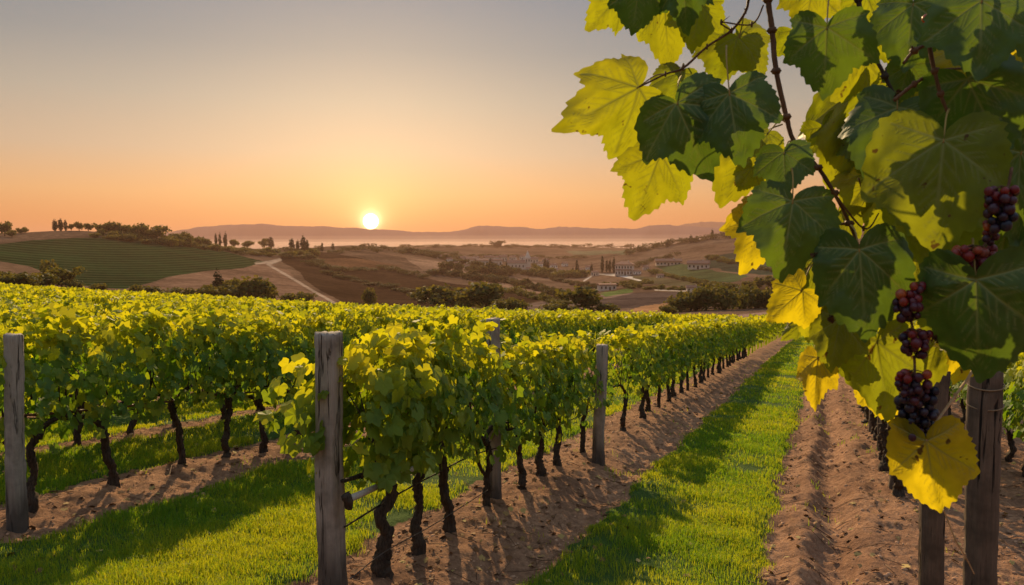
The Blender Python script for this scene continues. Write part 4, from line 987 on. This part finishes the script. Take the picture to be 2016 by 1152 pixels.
# ---------------------------------------------------------------- buildings
def stone(name, c1, c2, sc_=.6):
    m, nt = material(name); nz = noise(nt, sc_, 5, .7)
    out(nt, pbr(nt, mixc(nt, nz, c1, c2), .9, bump(nt, nz, .5, .2), .1)); return m
M['stone'] = stone('old_stone', (.50, .39, .31), (.74, .62, .50)); M['plaster'] = stone('pale_plaster', (.74, .64, .54), (.86, .78, .68))
M['tile'] = stone('roof_tile', (.22, .11, .07), (.38, .21, .14), 1.5); M['glass'] = stone('dark_window', (.02, .02, .02), (.05, .045, .04)); M['white'] = stone('white_wash', (.62, .56, .50), (.78, .72, .66))
def house(px, pyb, wpx, hpx, roofpx, label, wall='stone', nwin=4, rows=1, rz=0.0, depth=.7, name='stone_house', hip=False, door=True):
    p, dep = hill_at(px, pyb, 150, 2500); s = dep / FPX
    w, h, rf, dp = wpx * s, hpx * s, roofpx * s, wpx * s * depth
    v = ray(px, 480); o = empty(name, tuple(p - [0, 0, .06 * h]), math.atan2(v[1], v[0]) - math.pi / 2 + rz)
    # local +x right, -y towards the viewer
    mb = MB(); mb.box((0, 0, h / 2), (w, dp, h)); mb.build('wall', M[wall], o, False)
    mb = MB(); e = .05 * w; x_, y_ = w / 2 + e, dp / 2 + e; t = h + rf; ri = x_ - (y_ if hip else 0) * .8
    Vv = np.array([[-x_, -y_, h - .01 * w], [x_, -y_, h - .01 * w], [x_, y_, h - .01 * w], [-x_, y_, h - .01 * w], [-ri, 0, t], [ri, 0, t], [-x_, -y_, h + .03 * w], [x_, -y_, h + .03 * w], [x_, y_, h + .03 * w], [-x_, y_, h + .03 * w]])
    mb.add(Vv, [np.array([[0, 3, 2, 1], [0, 1, 7, 6], [1, 2, 8, 7], [2, 3, 9, 8], [3, 0, 6, 9], [6, 7, 5, 4], [8, 9, 4, 5]]), np.array([[7, 8, 5], [9, 6, 4]])])
    rfo = mb.build('roof', M['tile'], o, False)
    mb = MB(); mb.box((w * .22, 0, h + rf * .75), (w * .06, w * .06, rf * .9)); mb.build('chimney', M[wall], rfo, False)
    for r_ in range(rows):
        for k in range(nwin):
            if door and r_ == 0 and k == nwin // 2: continue
            wx_ = (k + .5) / nwin * w - w / 2; wz = h * ((r_ + .55) / rows)
            ww, wh = w / nwin * .38, h / rows * .42
            mb = MB(); mb.box((wx_, -dp / 2 - .02 * w * .2, wz), (ww, .012 * w, wh)); wo_ = mb.build('window', M['glass'], o, False)
            mb = MB(); mb.box((wx_, -dp / 2 - .012 * w, wz - wh * .58), (ww * 1.3, .02 * w, wh * .12)); mb.build('sill', M['plaster'], wo_, False)
    if door:
        wx_ = (nwin // 2 + .5) / nwin * w - w / 2; mb = MB(); dh = h / rows * .62
        mb.box((wx_, -dp / 2 - .004 * w, dh / 2 + .06 * h), (w / nwin * .45, .012 * w, dh)); mb.build('door', M['old_wood'], o, False)
    tag(o, label, 'house'); return o, (w, h, rf, dp)
house(1316, 523, 48, 8, 6, 'long low farmhouse above the green field on the right hill', 'stone', 7, 1, .1, .3)
house(1376, 530, 40, 11, 7, 'shorter farmhouse right of the long low one', 'stone', 5, 1, -.15, .4)
v_, (w, h, rf, dp) = house(1230, 542, 34, 22, 7, 'two storey villa with pale columns beside the tall cypresses', 'stone', 6, 2, -.12, .8, 'villa', True)
for k in range(5):
    mb = MB(); cx = -w * .36 + k * w * .18; mb.tube([[cx, -dp * .5 - w * .07, 0], [cx, -dp * .5 - w * .07, h * .52]], w * .022, 8); mb.build('column', M['white'], v_)
mb = MB(); mb.box((0, -dp * .5 - w * .05, h * .56), (w * .92, w * .12, h * .07)); mb.build('porch_roof', M['tile'], v_, False)
house(1366, 574, 26, 8, 5, 'small stone shed above the ploughed field', 'stone', 3, 1, .1, .5)
house(353, 484, 12, 5, 4, 'tiny pale house among trees on the left hill slope', 'plaster', 3, 1, .2, .6)
house(1195, 572, 34, 12, 3, 'ruined stone barn below the white road', 'stone', 4, 1, .3, .5)
# village with the church
ch, dep = hill_at(1022, 531, 400, 1900); s = dep / FPX
v = ray(1022, 480); rz = math.atan2(v[1], v[0]) - math.pi / 2
o = empty('church', tuple(ch), rz)
mb = MB(); mb.box((-4 * s, 0, 6 * s), (38 * s, 16 * s, 14 * s)); mb.build('nave', M['stone'], o, False)
mb = MB(); mb.add(np.array([[-24, -9, 13], [16, -9, 13], [16, 9, 13], [-24, 9, 13], [-24, 0, 19], [16, 0, 19]]) * s, [np.array([[0, 1, 5, 4], [2, 3, 4, 5], [0, 3, 2, 1]]), np.array([[1, 2, 5], [3, 0, 4]])]); mb.build('roof', M['tile'], o, False)
mb = MB(); mb.box((17 * s, -1 * s, 11 * s), (11 * s, 11 * s, 24 * s)); tw = mb.build('tower', M['stone'], o, False)
mb = MB(); mb.add(np.array([[11, -7, 23], [23, -7, 23], [23, 5, 23], [11, 5, 23], [16.5, -1, 38]]) * s, [np.array([[0, 3, 2, 1]]), np.array([[0, 1, 4], [1, 2, 4], [2, 3, 4], [3, 0, 4]])]); mb.build('spire', M['stone'], o, False)
for k in range(2):
    mb = MB(); mb.box((14.5 * s + k * 5 * s, -6.6 * s, 18 * s), (1.8 * s, .5 * s, 4.5 * s)); mb.build('window', M['glass'], o, False)
for k in range(5):
    mb = MB(); mb.box((-20 * s + k * 7 * s, -8.1 * s, 7 * s), (2 * s, .5 * s, 4.5 * s)); mb.build('window', M['glass'], o, False)
tag(o, 'old stone church with a pointed spire in the valley village', 'church')
for k, (px, py, w_, h_) in enumerate([(928, 520, 20, 9), (948, 524, 22, 10), (977, 526, 20, 12), (912, 516, 14, 7), (962, 516, 16, 8), (1050, 518, 16, 7), (990, 514, 14, 7)]):
    house(px, py, w_ * 1.1, h_ * 1.15, 4, ['village house at the left end near the small cypress', 'wide village house left of the front cypress', 'village house next to the church nave', 'smallest village house at the far left', 'village house in the back row above the front cypress', 'village house right of the church spire', 'village house in the back row above the church nave'][k], 'stone', 3, 1, r0.uniform(-.4, .4), .6)

VH = [(900, 524, 12, 6), (920, 530, 13, 6), (938, 514, 12, 6), (954, 532, 14, 7), (975, 513, 12, 6), (1010, 512, 13, 6), (1030, 511, 12, 6), (1042, 534, 12, 6), (1062, 526, 13, 7), (1074, 517, 12, 5), (1090, 528, 13, 6), (1100, 538, 14, 6),
      (1112, 524, 11, 5), (1146, 538, 12, 6), (1158, 531, 11, 5), (1172, 543, 14, 7), (1255, 540, 14, 6), (1272, 531, 12, 5), (885, 515, 11, 5), (865, 509, 10, 5), (1000, 540, 13, 6), (1300, 547, 13, 5)]
VL = ['tiny house %s in the village' % q for q in ('above the left hedge', 'on the lower left edge', 'in the upper left part', 'below the front cypress', 'behind the church nave', 'behind the church tower', 'above and right of the spire', 'below the church tower',
      'beside the tall cypress right of the church', 'on the slope above the right cypress', 'between the church and lone cypress', 'on the lower slope left of the lone cypress')] + ['tiny hazy house above the tall lone cypress', 'tiny house just right of the lone cypress', 'tiny hazy house behind the villa cypress group',
      'pale house beside the white road left of the villa', 'small house touching the right side of the villa', 'small house up the slope right of the villa', 'tiny house on the hedge line left of the village', 'leftmost tiny house on the hedge line', 'house under the church among dark bushes', 'tiny house below the long low farmhouse']
for k, ((px, py, w_, h_), lb) in enumerate(zip(VH, VL)): house(px, py, w_, h_, 3, lb, ('plaster', 'stone')[k % 2], 3, 1, r0.uniform(-.5, .5), .65)

# ---------------------------------------------------------------- haze
mb = MB(); mb.box((-2500, 6500, 0), (20000, 12000, 2)); hz = mb.build('haze', None, None, False); 
mev = hz.data; co = np.array([v.co[:] for v in mev.vertices]); co[:, 2] = np.where(co[:, 2] < 0, -110, 236)
co[:, 1] = np.where(co[:, 1] < 6500, -600, 9600); mev.vertices.foreach_set('co', co.astype(np.float32).ravel()); mev.update()
m, nt = material('haze_air'); pv = N(nt, 'ShaderNodeVolumePrincipled'); pv.inputs['Color'].default_value = (.55, .33, .25, 1)
pv.inputs['Density'].default_value = HAZE = 1.15e-4; pv.inputs['Anisotropy'].default_value = .42
nt.links.new(pv.outputs[0], N(nt, 'ShaderNodeOutputMaterial').inputs['Volume']); mev.materials.clear(); mev.materials.append(m)
tag(hz, kind='stuff', label='pale evening haze softening the far hills and mountains', cat='haze')

def mist(y0, y1, top, dens, label):
    mb = MB(); mb.box((-2500, (y0 + y1) / 2, (top - 105) / 2), (18000, y1 - y0, top + 105)); o = mb.build('mist', None, None, False); o.data.materials.clear()
    m, nt = material('mist'); pv = N(nt, 'ShaderNodeVolumePrincipled'); pv.inputs['Color'].default_value = (.86, .68, .62, 1); pv.inputs['Density'].default_value = dens; pv.inputs['Anisotropy'].default_value = .42
    nt.links.new(pv.outputs[0], N(nt, 'ShaderNodeOutputMaterial').inputs['Volume']); o.data.materials.append(m); tag(o, kind='stuff', label=label, cat='mist')
mist(3500, 5000, 14, 3.2e-4, 'lowest pale mist bank lying on the plain before the mountains')
mist(3700, 5100, 30, 2.0e-4, 'thin upper mist bank at the foot of the mountains')
mist(3900, 5150, 52, 1.0e-4, 'faintest mist bank halfway up the mountains')

# ---------------------------------------------------------------- the overhanging vine in the foreground
fore = empty('grapevine', tuple(P(1700, -220, 1.5)))
tag(fore, 'large leafed vine hanging from above at the right with dark red grapes', 'grapevine')
ORG = np.array(fore.location)
NT, NR = 168, 38
def big_leaf(A, T, hw, mat, seed, tilt=(0, 0), deep=.8, curl=1.0, pet=None, pmat='petiole', label=None):
    """A petiole point, T tip (world), hw width factor"""
    r_ = np.random.default_rng(seed)
    A = np.array(A); ax = np.array(T) - A; L_ = np.linalg.norm(ax); ax = ax / L_
    tocam = np.array([0, 0, CAMH]) - A; tocam /= np.linalg.norm(tocam)
    right = np.cross(ax, tocam); right /= np.linalg.norm(right)
    n = np.cross(right, ax); n = n + tilt[0] * right; n /= np.linalg.norm(n)
    right = np.cross(ax, n)
    th = np.linspace(-math.pi, math.pi, NT)
    asym = r_.normal(0, .05, 2)
    lob = [(0, 1.0), (R(56 + r_.normal(0, 4)), .84 + asym[0]), (-R(56 + r_.normal(0, 4)), .84 - asym[0]), (R(104 + r_.normal(0, 5)), .60 + asym[1]), (-R(104 + r_.normal(0, 5)), .60 - asym[1])]
    r = np.zeros(NT)
    for a, l in lob:
        dlt = np.abs(th - a) / R(28); r = np.maximum(r, l * (1 - .25 * deep * dlt**1.15 * (dlt < 3) - .9 * (dlt >= 3)))
    back = np.abs(th)
    r = np.where(back > R(116), r * (1 - .72 * sstep(R(116), R(168), back)), r)
    r *= 1 - .92 * sstep(R(166), R(180), back)
    for a, l in lob: r *= 1 + .07 * np.exp(-((th - a) / R(4.5))**2)
    nt_ = r_.integers(34, 44); ph = th / (2 * math.pi) * nt_ + .25 * np.sin(th * 3 + seed)
    saw = np.abs((ph % 1) - .5) * 2; r *= 1 + (.075 * (1 - saw) - .03) * (back < R(170)) * (.6 + .7 * r_.random(NT // 6 + 1).repeat(6)[:NT])
    u = np.linspace(0, 1, NR)**.85
    X = np.sin(th)[None] * r[None] * u[:, None]; Y = np.cos(th)[None] * r[None] * u[:, None]
    # veins
    vd = np.zeros(X.shape); nearm = np.full(X.shape, 9.)
    def seg(x1, y1, x2, y2, w1, w2, k):
        nonlocal vd
        dx, dy = x2 - x1, y2 - y1; t = np.clip(((X - x1) * dx + (Y - y1) * dy) / (dx * dx + dy * dy), 0, 1)
        d = np.hypot(X - x1 - t * dx, Y - y1 - t * dy); w = w1 + (w2 - w1) * t
        vd = np.maximum(vd, k * np.exp(-(d / w)**2)); return d
    for a, l in lob:
        ex, ey = math.sin(a) * l * .97, math.cos(a) * l * .97
        nearm = np.minimum(nearm, seg(0, 0, ex, ey, .019, .009, 1.0))
        for s in (.16, .3, .44, .58, .72, .85):
            for sg in (-1, 1):
                b = a + sg * R(42 + r_.normal(0, 4)); ln = l * (.38 * (1 - s * .7)) * (1 if abs(a) < R(100) else .8)
                s2 = s + r_.normal(0, .02); seg(ex * s2, ey * s2, ex * s2 + math.sin(b) * ln, ey * s2 + math.cos(b) * ln, .013, .007, .55)
    rr = np.hypot(X, Y)
    Zl = curl * (-.17 * rr**2 - .15 * X**2 + .10 * np.minimum(nearm, .2) * 1.6 + .05 * fbm(X * 2.4 + seed, Y * 2.4, 3) * rr * 2 + .06 * np.sin(th * 5 + seed)[None] * rr**2)
    V = A + (X[..., None] * right * hw * .92 + Y[..., None] * ax + Zl[..., None] * n) * L_
    V = V.reshape(-1, 3) - A
    i = np.arange(NR - 1)[:, None] * NT; j = np.arange(NT - 1)[None]
    F = np.stack([i + j, i + j + 1, i + NT + j + 1, i + NT + j], -1).reshape(-1, 4)
    tt = np.clip(r_.uniform(.0, .6) + .25 * fbm(X * 1.5 + seed, Y * 1.5, 3).ravel() + .15 * rr.ravel(), 0, 1)
    o = link('leaf', mesh('leaf', V, F, M[mat], True, {'tint': tt, 'vein': vd.ravel()}), fore, tuple(A - ORG))
    if label: o['label'] = label
    if pet is not None:
        mb = MB(); q = np.array(pet) - A; mid = q * .5 + n * .01 + np.array([0, 0, .006])
        mb.tube([-ax * -.004, mid, q], [.0013, .0013, .0018], 6, .05, sub=5); mb.build('petiole', M[pmat], o)
    return o
# petiole point, tip, width, material, depth, (petiole end), tilt
LV = [
 (1257, 172, 1114, 247, .80, 'y', 1.42, (1310, 146), .1, 1.0), (1300, 302, 1253, 426, .92, 'y', 1.50, (1330, 205), -.1, .9),
 (1332, 203, 1390, 336, 1.0, 'm', 1.34, (1342, 150), 0, .75), (1436, 184, 1452, 306, 1.03, 'm', 1.30, (1430, 90), .1, .7),
 (1340, 143, 1323, 196, 1.05, 'y', 1.47, (1346, 134), 0, .5), (1308, 8, 1316, 133, .74, 'y', 1.50, (1345, -40), 0, .8),
 (1258, -30, 1246, 62, 1.0, 'm', 1.36, (1300, -90), 0, .7), (1226, -16, 1163, 54, .85, 'y', 1.46, (1290, -90), 0, .8),
 (1345, -42, 1352, 50, .8, 'm', 1.33, (1380, -110), 0, .7), (1380, 6, 1362, 92, 1.0, 'y', 1.44, (1440, -60), 0, .9),
 (1440, 74, 1408, 158, .85, 'y', 1.48, (1444, 58), .2, .7), (1452, 72, 1508, 135, .95, 'd', 1.45, (1470, 20), -.3, .6),
 (1628, 54, 1620, 187, 1.03, 'm', 1.26, (1640, -30), .05, .85), (1543, 300, 1546, 376, 1.0, 'm', 1.33, (1563, 283), .1, .6),
 (1478, 288, 1420, 397, .95, 'y', 1.52, (1540, 245), .1, .9), (1512, 262, 1484, 296, .9, 'd', 1.47, (1546, 240), .1, .5),
 (1561, 397, 1541, 531, .98, 'm', 1.28, (1558, 330), 0, .7), (1512, 420, 1462, 526, .85, 'b', 1.45, (1560, 360), .1, 1.0),
 (1692, 492, 1706, 659, .84, 'm', 1.22, (1676, 444), 0, .5), (1580, 572, 1512, 628, .92, 'b', 1.38, (1600, 520), .15, .7),
 (1600, 512, 1606, 656, .58, 'd', 1.42, (1640, 470), .3, .6), (1610, 704, 1600, 798, .62, 'b', 1.40, (1618, 660), .1, .8),
 (1655, 628, 1634, 722, .86, 'd', 1.36, (1668, 560), .1, .6), (1726, 672, 1748, 832, .68, 'd', 1.36, (1715, 600), .1, .7),
 (1726, 748, 1752, 832, .85, 'b', 1.44, (1730, 680), 0, .8), (1922, 550, 1927, 752, .86, 'm', 1.12, (1915, 470), 0, .5),
 (1850, 580, 1838, 664, .95, 'd', 1.40, (1900, 540), .1, .6), (1824, 868, 1846, 1016, .76, 'g', 1.18, None, .12, .6),
 (1858, 276, 1836, 478, .92, 'd', 1.16, (1868, 215), .1, .5), (1832, 372, 1852, 532, .92, 'd', 1.30, (1850, 290), .2, .5),
 (1932, 2, 1930, 142, 1.0, 'm', 1.14, (1950, -80), 0, .7), (1798, 8, 1782, 127, .98, 'm', 1.32, (1830, -80), .2, .7),
 (1700, -24, 1738, 76, .95, 'y', 1.50, (1720, -90), 0, .8), (1768, 212, 1716, 338, .92, 'm', 1.30, (1762, 190), .1, .6),
 (1700, 172, 1636, 344, .72, 'y', 1.46, (1745, 150), .1, .9), (1832, 70, 1884, 196, 1.0, 'b', 1.47, (1870, 10), -.1, .8),
 (1690, 108, 1648, 184, .9, 'y', 1.44, (1712, 70), .1, .8), (1905, 156, 1975, 300, .9, 'm', 1.20, (1930, 110), -.1, .6),
 (1960, 70, 1996, 178, .95, 'b', 1.46, (1990, -10), .0, .8), (1775, 216, 1752, 320, .65, 'y', 1.44, (1765, 180), .0, .7),
 (1722, 340, 1664, 412, .9, 'y', 1.44, (1740, 300), .1, .7), (1742, 372, 1736, 476, .8, 'y', 1.42, (1735, 330), 0, .7),
 (2010, 300, 1998, 470, .6, 'm', 1.26, (2040, 220), 0, .6), (1985, 432, 1960, 560, .9, 'm', 1.30, (2020, 380), 0, .6),
 (2028, 190, 2006, 300, .9, 'm', 1.34, (2060, 120), 0, .6), (1650, 420, 1636, 500, .95, 'd', 1.46, (1660, 400), .1, .6),
 (1808, 468, 1800, 560, .8, 'd', 1.42, (1820, 420), .1, .6), (1930, 650, 1885, 740, .8, 'b', 1.36, (1940, 600), 0, .7),
 (1790, 128, 1768, 196, .9, 'm', 1.36, (1800, 100), .1, .6), (1600, -26, 1584, 60, .95, 'y', 1.44, (1640, -90), 0, .8),
 (1930, 240, 1916, 350, 1.0, 'd', 1.38, (1920, 180), .1, .7), (1940, 330, 1985, 430, .9, 'b', 1.42, (1930, 280), .1, .7),
 (1880, 430, 1900, 520, .85, 'd', 1.40, (1890, 380), .1, .6), (1670, 560, 1640, 640, .95, 'd', 1.40, (1690, 500), .1, .6),
 (1730, 560, 1765, 650, .85, 'd', 1.38, (1710, 510), 0, .7), (1750, 440, 1782, 520, .85, 'y', 1.44, (1735, 390), 0, .7),
 (1990, 560, 1975, 680, .85, 'd', 1.34, (2010, 500), .1, .6), (1880, 0, 1838, 90, .9, 'y', 1.50, (1900, -60), 0, .8),
 (1790, 300, 1800, 400, .9, 'd', 1.40, (1780, 240), .1, .7), (1985, 150, 2040, 250, .95, 'y', 1.44, (1970, 100), 0, .7),
 (1850, 660, 1820, 745, .75, 'd', 1.44, (1870, 600), .1, .6), (1575, 640, 1540, 668, .5, 'd', 1.5, (1600, 610), .1, .6),
 (1470, -60, 1440, -10, 1, 'm', 1.4, None, 0, .7), (1560, -120, 1580, -20, 1, 'm', 1.35, None, 0, .7), (2060, 20, 2050, 130, 1, 'm', 1.3, None, 0, .7),
 (2080, 400, 2070, 520, 1, 'd', 1.3, None, 0, .7), (2090, 600, 2060, 720, 1, 'm', 1.3, None, 0, .7), (1330, -130, 1300, -40, 1, 'd', 1.4, None, 0, .7)]
LV += [(1560, 60, 1590, 118, .9, 'y', 1.50, None, .1, .8), (1740, 60, 1765, 130, .95, 'y', 1.5, None, .1, .8), (1820, 180, 1860, 262, .95, 'y', 1.42, None, 0, .8), (1900, 90, 1870, 170, .95, 'd', 1.4, None, .1, .7),
 (1620, 250, 1650, 330, .85, 'y', 1.5, None, .2, .9), (1700, 250, 1690, 330, .9, 'd', 1.44, None, .1, .7), (1480, 330, 1455, 372, .9, 'd', 1.48, None, .1, .6), (1790, 560, 1770, 640, .8, 'y', 1.45, None, .1, .7),
 (1650, 690, 1668, 752, .8, 'y', 1.42, None, .1, .7), (1930, 30, 1965, 110, .9, 'd', 1.3, None, .1, .7), (1600, 600, 1588, 668, .8, 'y', 1.44, None, .1, .7)]
MN = {'y': 'backlit_leaf', 'm': 'shaded_leaf', 'd': 'half_shaded_leaf', 'g': 'sunlit_leaf', 'b': 'sunlit_leaf'}
LBL = {0: 'yellow green leaf reaching farthest left', 12: 'broad dark green leaf at the top beside the main cane', 18: 'large blue green leaf in the middle of the hanging mass', 19: 'small bright yellow leaf against the far field',
       21: 'bright yellow leaf hanging lowest over the track', 25: 'largest dull green leaf at the right edge', 27: 'big yellow leaf in front of the dark posts'}
for k, (ax_, ay_, tx_, ty_, hw, mt, dp_, pt, tl, dpv) in enumerate(LV):
    r_ = np.random.default_rng(900 + k)
    d2 = dp_ + r_.uniform(-.035, .02)
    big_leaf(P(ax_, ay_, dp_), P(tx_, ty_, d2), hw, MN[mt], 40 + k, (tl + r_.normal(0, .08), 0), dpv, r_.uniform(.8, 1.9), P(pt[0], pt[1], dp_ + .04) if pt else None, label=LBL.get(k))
def cane(name, pts, depth, rad, mat, seed=1, nodes=True):
    pts = [P(p[0], p[1], depth if len(p) < 3 else p[2]) - ORG for p in pts]; mb = MB()
    mb.tube(pts, rad, 8, .07, sub=6, seed=seed)
    if nodes:
        r_ = np.random.default_rng(seed)
        for p in pts[1:-1]:
            mb.tube([p + [0, 0, .005], p, p - [0, 0, .005]], [rad[0] * .9, rad[0] * 1.45, rad[0] * .9], 8, .1, sub=2)
            q = r_.normal(0, .006, 3); mb.tube([p, p + q * .7, p + q * 1.4], [rad[0] * .5, rad[0] * .45, rad[0] * .2], 5, .1)
    return mb.build(name, mat, fore)
cane('cane', [(1500, -230), (1508, -90), (1512, 0), (1520, 60), (1528, 140), (1548, 230), (1565, 282), (1610, 330), (1642, 380), (1672, 440), (1692, 490)], 1.40, [.0060, .0058, .0055, .0052, .0048, .0045, .0042, .0036, .0034, .0030, .0022], M['cane'], 1)
cane('cane', [(1257, 172), (1310, 146), (1345, 134), (1392, 92), (1440, 60), (1468, 22), (1476, -10), (1500, -80)], 1.42, [.0014, .0018, .002, .002, .0022, .0024, .0026, .003], M['cane'], 2)
cane('cane', [(1440, 60), (1420, 44), (1480, 48), (1503, 10)], 1.41, [.0015, .0015, .0015, .0015], M['cane'], 3)
cane('cane', [(1680, -200), (1690, 0), (1705, 60), (1722, 110), (1742, 150), (1762, 192)], 1.34, [.0045, .004, .0036, .003, .003, .0026], M['bark'], 4)
cane('cane', [(1880, -120), (1870, 5), (1838, 75), (1800, 100), (1778, 125)], 1.22, [.0045, .0042, .0036, .0028, .002], M['cane'], 5)
cane('cane', [(1828, 82), (1840, 140), (1852, 185), (1866, 222)], 1.20, [.0036, .003, .003, .0022], M['cane'], 6)
cane('cane', [(1760, 198), (1800, 166), (1845, 140), (1905, 135)], 1.25, [.0030, .0028, .002, .0016], M['cane'], 7)
cane('cane', [(1926, 140), (1948, 108), (1990, -20), (2010, -150)], 1.25, [.003, .004, .0045, .005], M['cane'], 8)
cane('cane', [(1690, 350), (1705, 390), (1720, 360), (1740, 320)], 1.36, [.0014, .0014, .0014, .0012], M['cane'], 9)
cane('cane', [(1618, 345), (1636, 372), (1700, 450), (1730, 420)], 1.38, [.0016, .002, .0016, .0012], M['cane'], 10)
cane('cane', [(1824, 868, 1.18), (1842, 834, 1.2), (1880, 780, 1.25), (1918, 722, 1.3), (1960, 600, 1.35), (2000, 420, 1.38), (2030, 200, 1.4), (2040, -100, 1.4)], 1.2, [.0017, .0019, .0022, .0024, .003, .003, .0035, .004], M['tan_cane'], 11)
cane('cane', [(1858, 1003, 1.25), (1880, 1060, 1.25), (1900, 1095, 1.26), (1918, 1130, 1.27)], 1.25, [.0012, .0013, .0012, .0008], M['tan_cane'], 12)
# grapes
ico_v = None
def uvs(n=9, m=7):
    V = [[0, 0, 1]] + [[math.sin(math.pi * i / m) * math.cos(2 * math.pi * j / n), math.sin(math.pi * i / m) * math.sin(2 * math.pi * j / n), math.cos(math.pi * i / m)] for i in range(1, m) for j in range(n)] + [[0, 0, -1]]
    f4 = [[1 + (i * n) + j, 1 + (i + 1) * n + j, 1 + (i + 1) * n + (j + 1) % n, 1 + i * n + (j + 1) % n] for i in range(m - 2) for j in range(n)]
    f3 = [[0, 1 + j, 1 + (j + 1) % n] for j in range(n)] + [[len(V) - 1, 1 + (m - 2) * n + (j + 1) % n, 1 + (m - 2) * n + j] for j in range(n)]
    return np.array(V), [np.array(f4), np.array(f3)]
SV, SF = uvs(14, 10)
def cluster(px, py, wpx, hpx, n, depth, tint, seed, rr=.0072, label=None, top=None):
    r_ = np.random.default_rng(seed); c = P(px, py, depth); s = depth / FPX; pts = []
    tries = 0
    n = int(n * 1.35)
    while len(pts) < n and tries < 6000:
        tries += 1
        u, w, v = r_.uniform(-1, 1, 3); taper = 1 - .45 * max(0, -v)
        if u * u + w * w > 1: continue
        p = np.array([u * wpx * s * taper, w * wpx * s * .8 * taper, v * hpx * s]); r = rr * r_.uniform(.72, 1.12)
        if all(np.linalg.norm(p - q) > (r + q_r) * .86 for q, q_r in pts): pts.append((p, r))
    root = link('grape_cluster', None, fore, tuple(c - ORG))
    mb = MB(); 
    for p, r in pts:
        t = np.clip(tint - .10 + r_.normal(0, .20) + .25 * p[2] / (hpx * s), 0, 1)
        mb.add(SV * [r, r, r * r_.uniform(1, 1.12)] + p, SF, t)
    mb.build('grapes', M['grape'], root)
    mb = MB(); tp = np.array([0, 0, hpx * s + .012]) if top is None else P(*top, depth + .01) - c
    mb.tube([tp, tp * .5 + [.002, 0, 0], [0, 0, 0], [.002, 0, -hpx * s * .8]], [.0022, .002, .0018, .001], 6, .1, sub=3)
    for p, r in pts[::1]:
        mb.tube([[0, 0, p[2] + .006], p * [.5, .5, 1] + [0, 0, .004], p], .0008, 4)
    mb.build('stem', M['cane'], root)
    if label: root['label'] = label
cluster(1970, 412, 26, 38, 22, 1.10, .45, 1, label='dark red bunch at the upper right edge', top=(1992, 330))
cluster(1949, 462, 12, 24, 6, 1.12, .55, 2, top=(1962, 440))
cluster(1914, 512, 38, 22, 20, 1.14, .80, 3, label='bright red bunch above the large right leaf', top=(1945, 470))
cluster(1838, 550, 13, 24, 7, 1.18, .5, 4, top=(1880, 525)); cluster(1804, 572, 12, 12, 4, 1.18, .65, 12, top=(1838, 560))
cluster(1788, 604, 26, 26, 14, 1.18, .6, 5, top=(1810, 575))
cluster(1798, 678, 29, 24, 16, 1.18, .62, 6, label='small red bunch above the big hanging bunch', top=(1792, 625))
cluster(1796, 762, 28, 28, 18, 1.18, .55, 7, top=(1800, 700))
cluster(1806, 812, 33, 48, 46, 1.20, .12, 8, label='biggest bunch of blue black grapes before the dark post', top=(1797, 740))
cluster(1735, 342, 9, 20, 5, 1.30, .7, 9, top=(1738, 300)); cluster(1836, 52, 12, 20, 6, 1.24, .75, 10, top=(1845, 20)); cluster(1795, 86, 10, 14, 4, 1.34, .1, 11, top=(1800, 60))
# dried curled scraps on the canes
m, nt = material('dry_leaf'); out(nt, pbr(nt, mixc(nt, noise(nt, 120, 3), (.03, .015, .008), (.14, .07, .03)), .8, None, .2)); M['dry'] = m
for k, (px, py, s_, d_) in enumerate([(1608, 461, 10, 1.3), (1608, 503, 9, 1.26), (1637, 628, 12, 1.28), (1682, 640, 11, 1.28), (1766, 186, 9, 1.3), (1622, 465, 7, 1.3), (2000, 516, 12, 1.2), (1842, 664, 10, 1.2), (1850, 668, 9, 1.22)]):
    r_ = np.random.default_rng(k); n = 9
    pos = r_.normal(0, s_ * .35 * d_ / FPX, (n, 3)); V, F = place_leaves(pos, r_.normal(size=(n, 3)), r_.normal(size=(n, 3)), np.full(n, s_ * .8 * d_ / FPX), r_)
    link('dried_scrap', mesh('dried_scrap', V, F, M['dry']), fore, tuple(P(px, py, d_) - ORG))
